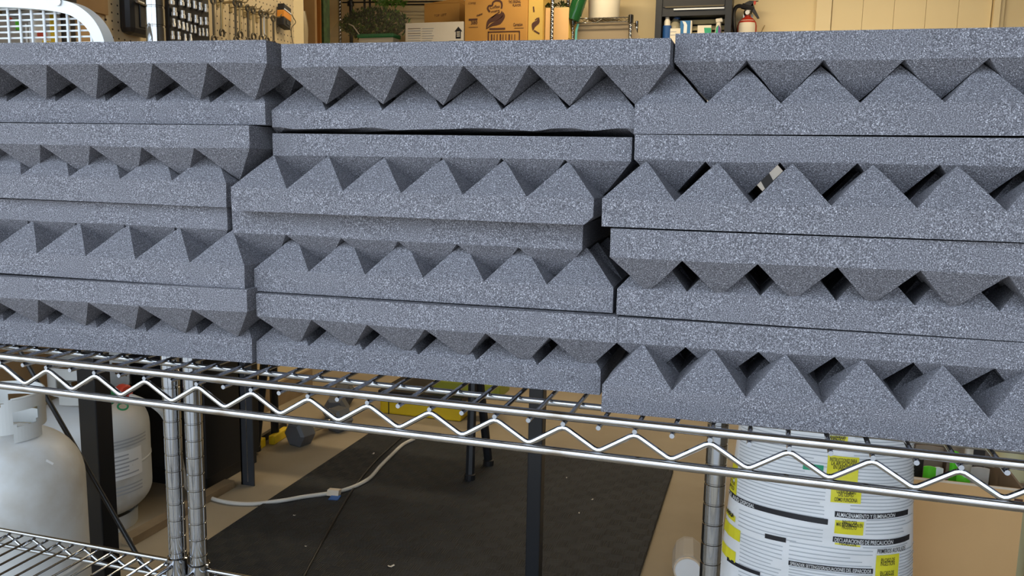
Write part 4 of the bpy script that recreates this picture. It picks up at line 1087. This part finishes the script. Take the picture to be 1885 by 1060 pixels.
# wreath of greenery in a clear bag with a green base
wt_ = thing('bagged_greenery', 'artificial greenery wrapped in a clear plastic bag on the far shelf', 'greenery', (fpt(690, 60, 5)[0], YS + 6, SZ2))
rr = random.Random(21); mbd, mbg = MB(), MB()
gc = fpt(690, 48, 6); rx = (fpt(750, 48, 6)[0] - fpt(622, 48, 6)[0]) / 2; rzv = (fpt(690, 14, 6)[2] - gc[2])
for k in range(2400):
    a = rr.uniform(0, 2 * math.pi); q = math.sqrt(rr.random())
    c0_ = np.array([gc[0] + rx * .95 * q * math.cos(a), gc[1] + rr.uniform(-3.6, 3.6) * (1 - q * .5), gc[2] + (rzv * .9 if math.sin(a) > 0 else 3.2) * q * math.sin(a)])
    d_ = np.array([rr.uniform(-1, 1), rr.uniform(-1, .4), rr.uniform(-.6, 1)]); d_ /= np.linalg.norm(d_); s_ = np.cross(d_, [.2, .3, 1]); s_ /= np.linalg.norm(s_)
    (mbg if rr.random() < .38 else mbd).add([c0_, c0_ + d_ * .6 + s_ * .26, c0_ + d_ * 1.3, c0_ + d_ * .6 - s_ * .26], [(0, 1, 2, 3)])
tag(mbd.build('dark_leaves', 'leaf_dark', wt_), kind='stuff'); tag(mbg.build('light_leaves', 'leaf_green', wt_), kind='stuff')
bz = fpt(690, 66, 3)[2]
MB().box(fpt(657, 66, 3)[0], fpt(724, 66, 3)[0], YS + 3, YS + 8, bz - .4, bz + .6).build('green_tray', 'green_plastic', wt_, bevel=.15)
MB().box(fpt(659, 66, 3)[0], fpt(722, 66, 3)[0], YS + 3.4, YS + 7.6, SZ2, bz - .4).build('pale_stand', 'bucket_white', wt_, bevel=.1)
MB().tube([fpt(642, 44, 1.8), fpt(650, 48, 1.6), fpt(661, 63, 1.6)], .16, 6).build('stem', 'pale_cloth', wt_, True)
def bagfilm(u, v):
    a = math.pi * (1.03 - 1.06 * u); b = math.pi * (v - .5)
    return (gc[0] + rx * 1.08 * math.cos(a), gc[1] + 4.6 * math.sin(b), max(SZ2, gc[2] - 3.4 + (rzv + 4.0) * math.sin(a) ** .8 * math.cos(b) ** .6 if math.sin(a) > 0 else SZ2))
MB().sheet(bagfilm, 28, 14).build('bag_film', 'bag_film', wt_, True)

# dark rack with greenery above the wreath, standing behind
YR = 209.5
rk = thing('wire_rack', 'dark metal rack with green garland hanging behind the wrapped greenery', 'rack', (onY(720, 5, YR)[0], YR + 4, FL))
for px in (646, 671, 681):
    x = onY(px, 8, YR)[0]; MB().tube([(x, YR, FL), (x, YR, 55)], .55 if px < 650 else .33, 10).build('upright', 'black_metal', rk, True)
MB().lathe((onY(645.5, 6, YR)[0], YR, onY(645, 6, YR)[2]), [(.55, -.9), (1.0, -.8), (1.0, .5), (.55, .7)], 12).build('joint', 'black_metal', rk, True)
for py, px0, px1 in ((4.5, 630, 845), (8.5, 708, 845), (-1, 630, 845)):
    a, b = onY(px0, py, YR - .5), onY(px1, py - (2 if px1 > 800 and py < 6 else 0), YR - .5); MB().tube([a, b], .22, 8).build('crossbar', 'black_metal', rk, True)
MB().tube([(onY(846, 0, YR)[0], YR - .3, FL), (onY(846, 0, YR)[0], YR - .3, 55)], .5, 8).build('upright', 'black_metal', rk, True)
mbl = MB()
for k in range(160):
    p = onY(rr.uniform(690, 745), rr.uniform(-14, 7), YR - 1.2); d_ = np.array([rr.uniform(-1, 1), rr.uniform(-.5, .2), rr.uniform(-1, .3)]); s_ = np.cross(d_, [0, 1, .2]); s_ /= np.linalg.norm(s_)
    mbl.add([p, p + d_ * .8 + s_ * .3, p + d_ * 1.7, p + d_ * .8 - s_ * .3], [(0, 1, 2, 3)])
tag(mbl.build('garland', 'leaf_green', rk), kind='stuff')

# timber and hanging bag at the pegboard's end
sx0 = onY(575, 40, 150)[0]; sx1 = onY(590, 40, 150)[0]; sx2 = onY(594, 40, 150)[0]
tag(MB().box(sx0, sx1, 150, 153.5, FL, ZC).build('timber_post', 'orange_wood'), 'orange brown timber post beyond the end of the pegboard', 'post')
tag(MB().box(sx1 + .05, sx2, 150.4, 153.2, FL, ZC).build('painted_strip', 'leaf_dark'), 'narrow dark green strip beside the orange timber post', 'strip')
by_ = 134.0; bx0, bx1 = onY(547, 40, by_)[0], onY(568, 40, by_)[0]
tag(MB().box(bx0 - 14, bx1 + .3, by_ + 2, by_ + 2.8, FL, 62).build('plywood_board', 'plywood'), 'upright brown board behind the hanging plastic bag', 'panel')
hb = thing('hanging_bag', 'crumpled brownish plastic bag hanging beyond the pegboard', 'bag', ((bx0 + bx1) / 2, by_, 18))
zb0, zb1 = 18.0, onY(556, 20, by_)[2]; xm = (bx0 + bx1) / 2
MB().sheet(lambda u, v: (xm + (u - .5) * (bx1 - bx0) * (.25 + .75 * (1 - v) ** .6) + .2 * math.sin(9 * v), by_ + .5 * math.sin(u * 11 + 4 * v), zb0 + (zb1 - zb0) * v), 16, 16, (0, .05, 0)).build('film', 'brown_film', hb, True)
MB().tube([(xm, by_, zb1 - .3), (xm - .1, by_ + .1, 62)], .18, 6).build('tie', 'pale_cloth', hb)
MB().tube([(xm, by_ + .8, 61.8), (xm, by_ + 2.2, 62)], .2, 6).build('hook', 'steel', hb)

# ================================================================== SMALL RACK, BUCKET AND BOTTLE
YK = 196.0
k0x, k1x = onY(1054, 60, YK)[0], onY(1160, 60, YK)[0]; kz = onY(1110, 33, YK)[2]
sr = thing('wire_rack', 'small chrome wire rack carrying the white bucket near the back wall', 'rack', ((k0x + k1x) / 2, YK + 5, FL))
for x in (k0x, k1x):
    for y in (YK, YK + 10): far_post(sr, x, y, kz + .6, .42)
    MB().lathe((x, YK, kz), [(.45, -1.6), (.7, -1.5), (.7, .5), (.45, .55)], 12).build('collar', 'chrome', sr, True)
for y in (YK, YK + 10):
    MB().tube([(k0x, y, kz), (k1x, y, kz)], .13, 8).build('top_rail', 'chrome', sr, True)
    MB().tube([(k0x, y, kz - 1.1), (k1x, y, kz - 1.1)], .13, 8).build('bottom_rail', 'chrome', sr, True)
    MB().tube(zig(k0x + .4, k1x - .4, 'x', y, kz - .1, per=3.6, bot=-1.0), .08, 6).build('zigzag_rod', 'chrome', sr)
first = None
for k in range(int((k1x - k0x) - 1)):
    x = k0x + 1 + k
    if first is None: first = MB().tube([(x, YK, kz + .12), (x, YK + 10, kz + .12)], .07, 6).build('wire', 'chrome', sr); x_f = x
    else: clone(first, sr, (x - x_f, 0, 0))
ls_ = [onY(1064, 42, YK + 1.5), onY(1164, 40, YK + 1.5), onY(1178, 70, YK + 1.5), onY(1182, 110, YK + 1.5), onY(1060, 110, YK + 1.5)]
tag(MB().plate(ls_[::-1], (0, .3, 0)).build('liner_sheet', 'liner'), 'grey brown sheet propped up behind the small rack', 'sheet')
tag(MB().box(k0x - 2, k1x + 8, YK + 1.2, YK + 9, FL, onY(1110, 110, YK + 1.5)[2]).build('low_cupboard', 'liner', bevel=.2), 'grey brown cupboard hidden under the small rack', 'cupboard')
bkx = onY(1112, 10, YK + 5)[0]; br = (onY(1141, 20, YK + 5)[0] - onY(1083, 20, YK + 5)[0]) / 2
bk = thing('plastic_bucket', 'plain white plastic bucket on the small chrome rack', 'bucket', (bkx, YK + 5, kz + .2))
MB().lathe((bkx, YK + 5, kz + .2), [(br * .93, 0), (br * .95, .15), (br * 1.03, 9), (br * 1.1, 9.1), (br * 1.1, 9.8), (br * 1.03, 9.9)], 32).build('pail', 'bucket_white', bk, True)
MB().tube([(bkx - br * 1.06, YK + 4.6, kz + 8.6), (bkx - br * 1.12, YK + 1.6, kz + 5), (bkx - br * .98, YK - .4, kz + 2.6)], .12, 6).build('bail_handle', 'black_metal', bk, True)
g0_, g1_ = onY(1054, 38, YK - 1.2), onY(1067, -2, YK - 1.2)
axb = g1_ - g0_; axb /= np.linalg.norm(axb)
tag(MB().lathe(g0_, [(1.5, 0), (1.75, .2), (1.8, 1.0), (1.8, 7.2), (1.5, 8.6), (.7, 10), (.6, 12.6), (.72, 12.7), (.72, 13.2)], 24, axis=axb).build('green_bottle', 'bottle_green', smooth=True), 'dark green glass bottle leaning against the small chrome rack', 'bottle')
tp0 = onY(1060, 43, YK - .6)
tag(MB().tube([onY(1064, 44, YK - .9), onY(1061, 56, YK - .9), onY(1060, 69, YK - .9), onY(1061, 96, YK - .9)], .32, 8).build('toothed_tool', 'teal_plastic', smooth=True), 'teal plastic stick hanging under the green bottle', 'stick')

# ================================================================== BLACK CABINET WITH CLEANING BOTTLES
YKB = 205.0
ka, kb = onY(1206, 40, YKB)[0], onY(1346, 40, YKB)[0]; kzs = 31.0
cbk = thing('black_cabinet', 'black steel cabinet with an open bay near the fire extinguisher', 'cabinet', ((ka + kb) / 2, YKB + 5, FL))
zbay = onY(1270, 28, YKB)[2]
MB().box(ka, kb, YKB + 8.6, YKB + 9.2, FL, 60).build('back_panel', 'black_metal', cbk)
for a, b in ((ka, ka + 1.6), (kb - 1.6, kb)): MB().box(a, b, YKB, YKB + 8.6, FL, 60).build('side_panel', 'black_metal', cbk)
MB().box(ka + 1.6, kb - 1.6, YKB, YKB + 8.6, FL, kzs).build('lower_body', 'black_metal', cbk)
MB().box(ka + 1.6, kb - 1.6, YKB + .6, YKB + 8.6, zbay, 60).build('upper_body', 'black_metal', cbk)
MB().box(ka + 1.8, kb - 1.8, YKB + .3, YKB + .62, onY(1270, 12, YKB)[2], 58).build('drawer_front', 'black_plastic', cbk, bevel=.06)
hz = onY(1280, 16, YKB)[2]; MB().box(onY(1240, 16, YKB)[0], kb - 1.9, YKB + .05, YKB + .5, hz - .18, hz + .18).build('handle_strip', 'steel', cbk)
hz = onY(1280, 11, YKB)[2]; MB().box(ka + 2.4, kb - 2, YKB + .15, YKB + .5, hz - .2, hz + .15).build('drawer_lip', 'dark_steel', cbk)
for k in range(9):
    z = kzs + .3 + k * (zbay - kzs - .3) / 9; MB().box(ka + 1.7, kb - 1.7, YKB + 4.6, YKB + 5.0, z, z + (zbay - kzs) / 9 * .72).build('louver', 'louver', cbk, bevel=.1)
def kp(px, py, dy=1.6): return onY(px, py, YKB + dy)
def kthing(name, label, cat, px): return thing(name, label, cat, (kp(px, 60)[0], YKB + 2, kzs))
t = kthing('spray_can', 'white and navy spray bottle at the left of the black cabinet', 'bottle', 1208); x = kp(1208.5, 50)[0]
zc_ = kp(1208, 48)[2]; zt4 = kp(1209, 30)[2]
x = max(x, ka + 2.9)
MB().lathe((x, YKB + 2, 0), [(1.05, kzs), (1.15, kzs + .2), (1.15, zc_)], 18).build('navy_body', 'blue_plastic', t, True)
MB().lathe((x, YKB + 2, 0), [(.8, zc_), (.8, zc_ + 1), (.55, zt4 - .6), (.5, zt4)], 18).build('white_neck', 'white_carton', t, True)
MB().lathe((x, YKB + 2, zt4), [(.5, 0), (.5, .7)], 14).build('cap', 'black_plastic', t, True)
t = kthing('water_jug', 'clear plastic jug with a blue cap and a white label', 'jug', 1232); x = kp(1235, 50)[0] + .9; zt4 = kp(1235, 33)[2]; zl = kp(1228, 53)[2]
MB().lathe((x, YKB + 3.4, 0), [(1.7, kzs), (1.8, kzs + .2), (1.8, zl - .4), (1.6, zl + .8), (.9, zt4 - .5), (.75, zt4)], 24).build('body', 'clear_plastic', t, True)
MB().lathe((x + .4, YKB + 3.4, zt4 - .1), [(.85, 0), (.85, .9), (.7, 1.0)], 16).build('cap', 'blue_plastic', t, True)
MB().box(x - 1.7, x + 1.6, YKB + 1.35, YKB + 1.55, kzs, zl).build('label', 'white_carton', t)
for k in range(2): MB().box(x - .9, x + .6, YKB + 1.28, YKB + 1.35, zl - .9 - .8 * k, zl - .75 - .8 * k).build('label_line', 'print_grey', t)
t = kthing('detergent_box', 'blue box with a pale swoosh in the black cabinet', 'box', 1262); a, b = kp(1252, 50)[0], kp(1271, 50)[0]; z_ = kp(1260, 38)[2]
MB().box(a, b, YKB + 1.6, YKB + 4, kzs, z_).build('box', 'blue_card', t)
MB().box(b, b + .3, YKB + 1.6, YKB + 4, kzs, z_).build('side', 'white_carton', t)
MB().plate([kp(1258, 61, 1.55), kp(1264, 61, 1.55), kp(1265, 46, 1.55), kp(1262, 40, 1.55), kp(1256, 38.5, 1.55), kp(1259, 46, 1.55)], (0, .04, 0)).build('swoosh', 'print_white', t)
t = kthing('tissue_box', 'white and green box between the blue box and the spray bottle', 'box', 1296); a, b = kp(1284, 55)[0], kp(1309, 55)[0]; z_ = kp(1296, 46.5)[2]
MB().box(a, b, YKB + 1.6, YKB + 4, kzs, z_).build('box', 'white_carton', t)
MB().plate([kp(1296, 51, 1.55), kp(1309, 51, 1.55), kp(1309, 70, 1.55), kp(1298, 70, 1.55)], (0, .04, 0)).build('green_print', 'print_green', t)
t = kthing('spray_bottle', 'white trigger spray bottle with a green and purple label', 'bottle', 1334); x = min(kp(1334, 55)[0], kb - 3.2); z_ = kp(1334, 42)[2]; zt4 = kp(1336, 34)[2]
MB().lathe((x, YKB + 2.4, 0), [(1.7, kzs), (1.8, kzs + .3), (1.75, kzs + 2.4), (.6, z_), (.5, z_ + .3)], 18).build('body', 'white_carton', t, True)
MB().obox((x + .1, YKB + 2.2, (z_ + zt4) / 2 + .2), (.85, 0, .1), (0, .45, 0), (-.1, 0, (zt4 - z_) / 2)).build('trigger_head', 'white_carton', t, bevel=.2)
zz0 = kp(1334, 60)[2]
MB().plate([(x - 1.75, YKB + .55, kzs + .2), (x, YKB + .55, kzs + .2), (x, YKB + 1.3, z_ - .5), (x - .5, YKB + 1.2, z_ - 1.2)], (0, -.05, 0)).build('green_print', 'print_green', t)
MB().plate([(x, YKB + .55, kzs + .2), (x + 1.75, YKB + .55, kzs + .2), (x + .5, YKB + 1.2, z_ - 1.2), (x, YKB + 1.3, z_ - .5)], (0, -.05, 0)).build('purple_print', 'purple_print', t)

# ================================================================== FIRE EXTINGUISHER
YE = 210.5
ec = onY(1377, 50, YE); er = (onY(1393, 55, YE)[0] - onY(1357, 55, YE)[0]) / 2; ex = (onY(1393, 55, YE)[0] + onY(1357, 55, YE)[0]) / 2
ez = onY(1376, 31, YE)[2]
fe = thing('fire_extinguisher', 'red fire extinguisher with a white label hung on the back wall', 'fire extinguisher', (ex, YE, ez - 13))
MB().lathe((ex, YE, 0), [(er * .9, ez - 13), (er, ez - 12.7), (er, ez - 2.4), (er * .9, ez - 1.4), (er * .6, ez - .5), (er * .3, ez), (er * .3, ez + .4)], 28).build('cylinder', 'red_paint', fe, True)
def fel(u, v):
    a = math.radians(-90 + (u - .5) * 112); z = ez - 12 + v * 11.0; r_ = er if z < ez - 2.4 else er * (1 - .38 * ((z - ez + 2.4) / 1.9) ** 1.6)
    return (ex + r_ * 1.015 * math.cos(a), YE + r_ * 1.015 * math.sin(a), z)
MB().sheet(fel, 14, 22).build('label', 'bucket_white', fe, True)
MB().lathe((ex, YE, ez + .3), [(er * .34, 0), (er * .42, .3), (er * .42, 1.2), (er * .3, 1.5)], 14).build('valve', 'steel', fe, True)
MB().lathe((ex - .1, YE - er * .4, ez + .9), [(.55, 0), (.55, .3)], 14, axis=(0, -1, 0)).build('gauge', 'print_white', fe, True)
ev = lambda px, py, dy=0: onY(px, py, YE + dy)
MB().tube([ev(1366, 11), ev(1378, 14), ev(1386, 18)], .75, 8).build('valve_block', 'black_plastic', fe, True)
MB().plate([ev(1370, 6, -.5), ev(1380, 1, -.5), ev(1396, 1.2, -.5), ev(1387, 4, -.5), ev(1386, 11, -.5), ev(1374, 9, -.5)], (0, 1.0, 0)).build('upper_lever', 'black_plastic', fe)
MB().plate([ev(1386, 6, -.5), ev(1390, 17, -.5), ev(1398, 33, -.5), ev(1394.5, 34, -.5), ev(1384, 20, -.5), ev(1382, 10, -.5)], (0, 1.0, 0)).build('lower_lever', 'black_plastic', fe)
MB().plate([ev(1387, 2, -.55), ev(1392, 2, -.55), ev(1391, 8, -.55), ev(1388, 9, -.55)], (0, .2, 0)).build('pull_tag', 'red_plastic', fe)
MB().tube(smooth_path([ev(1368, 12), ev(1360, 11), ev(1354, 15), ev(1350.5, 26), ev(1351, 45), ev(1353, 62), ev(1354, 84)], 5), .5, 8).build('hose', 'black_plastic', fe, True)
MB().box(ex - er * .5, ex + er * .5, YE + er * .9, YB, ez - 4, ez + 1.0).build('bracket', 'steel', fe)
# twig leaning behind
tag(MB().tube([onY(1402, 58, YB - 3), onY(1407.5, 47, YB - .6)], .14, 6).build('wall_hook', 'brass_steel'), 'small brass hook on the back wall right of the extinguisher', 'hook')

# white freezer far behind the foam, glimpsed through a gap between the right stack's pyramids
fzp = onY(1410, 331, 150)
fz = thing('chest_freezer', 'white freezer with a black strap seen through a gap in the right foam stack', 'freezer', (fzp[0], 160, FL))
MB().box(fzp[0] - 12, fzp[0] + 12, 150, 170, FL, 22).build('body', 'print_white', fz, bevel=.6)
MB().obox((fzp[0] + .1, 149.9, fzp[2]), (.9, 0, .5), (0, .15, 0), (-6, 0, 10)).build('strap', 'black_plastic', fz)
MB().box(fzp[0] - 11.8, fzp[0] - 2.4, 149.8, 150, fzp[2] - 9, fzp[2] - 1.0).build('dark_panel', 'black_plastic', fz)
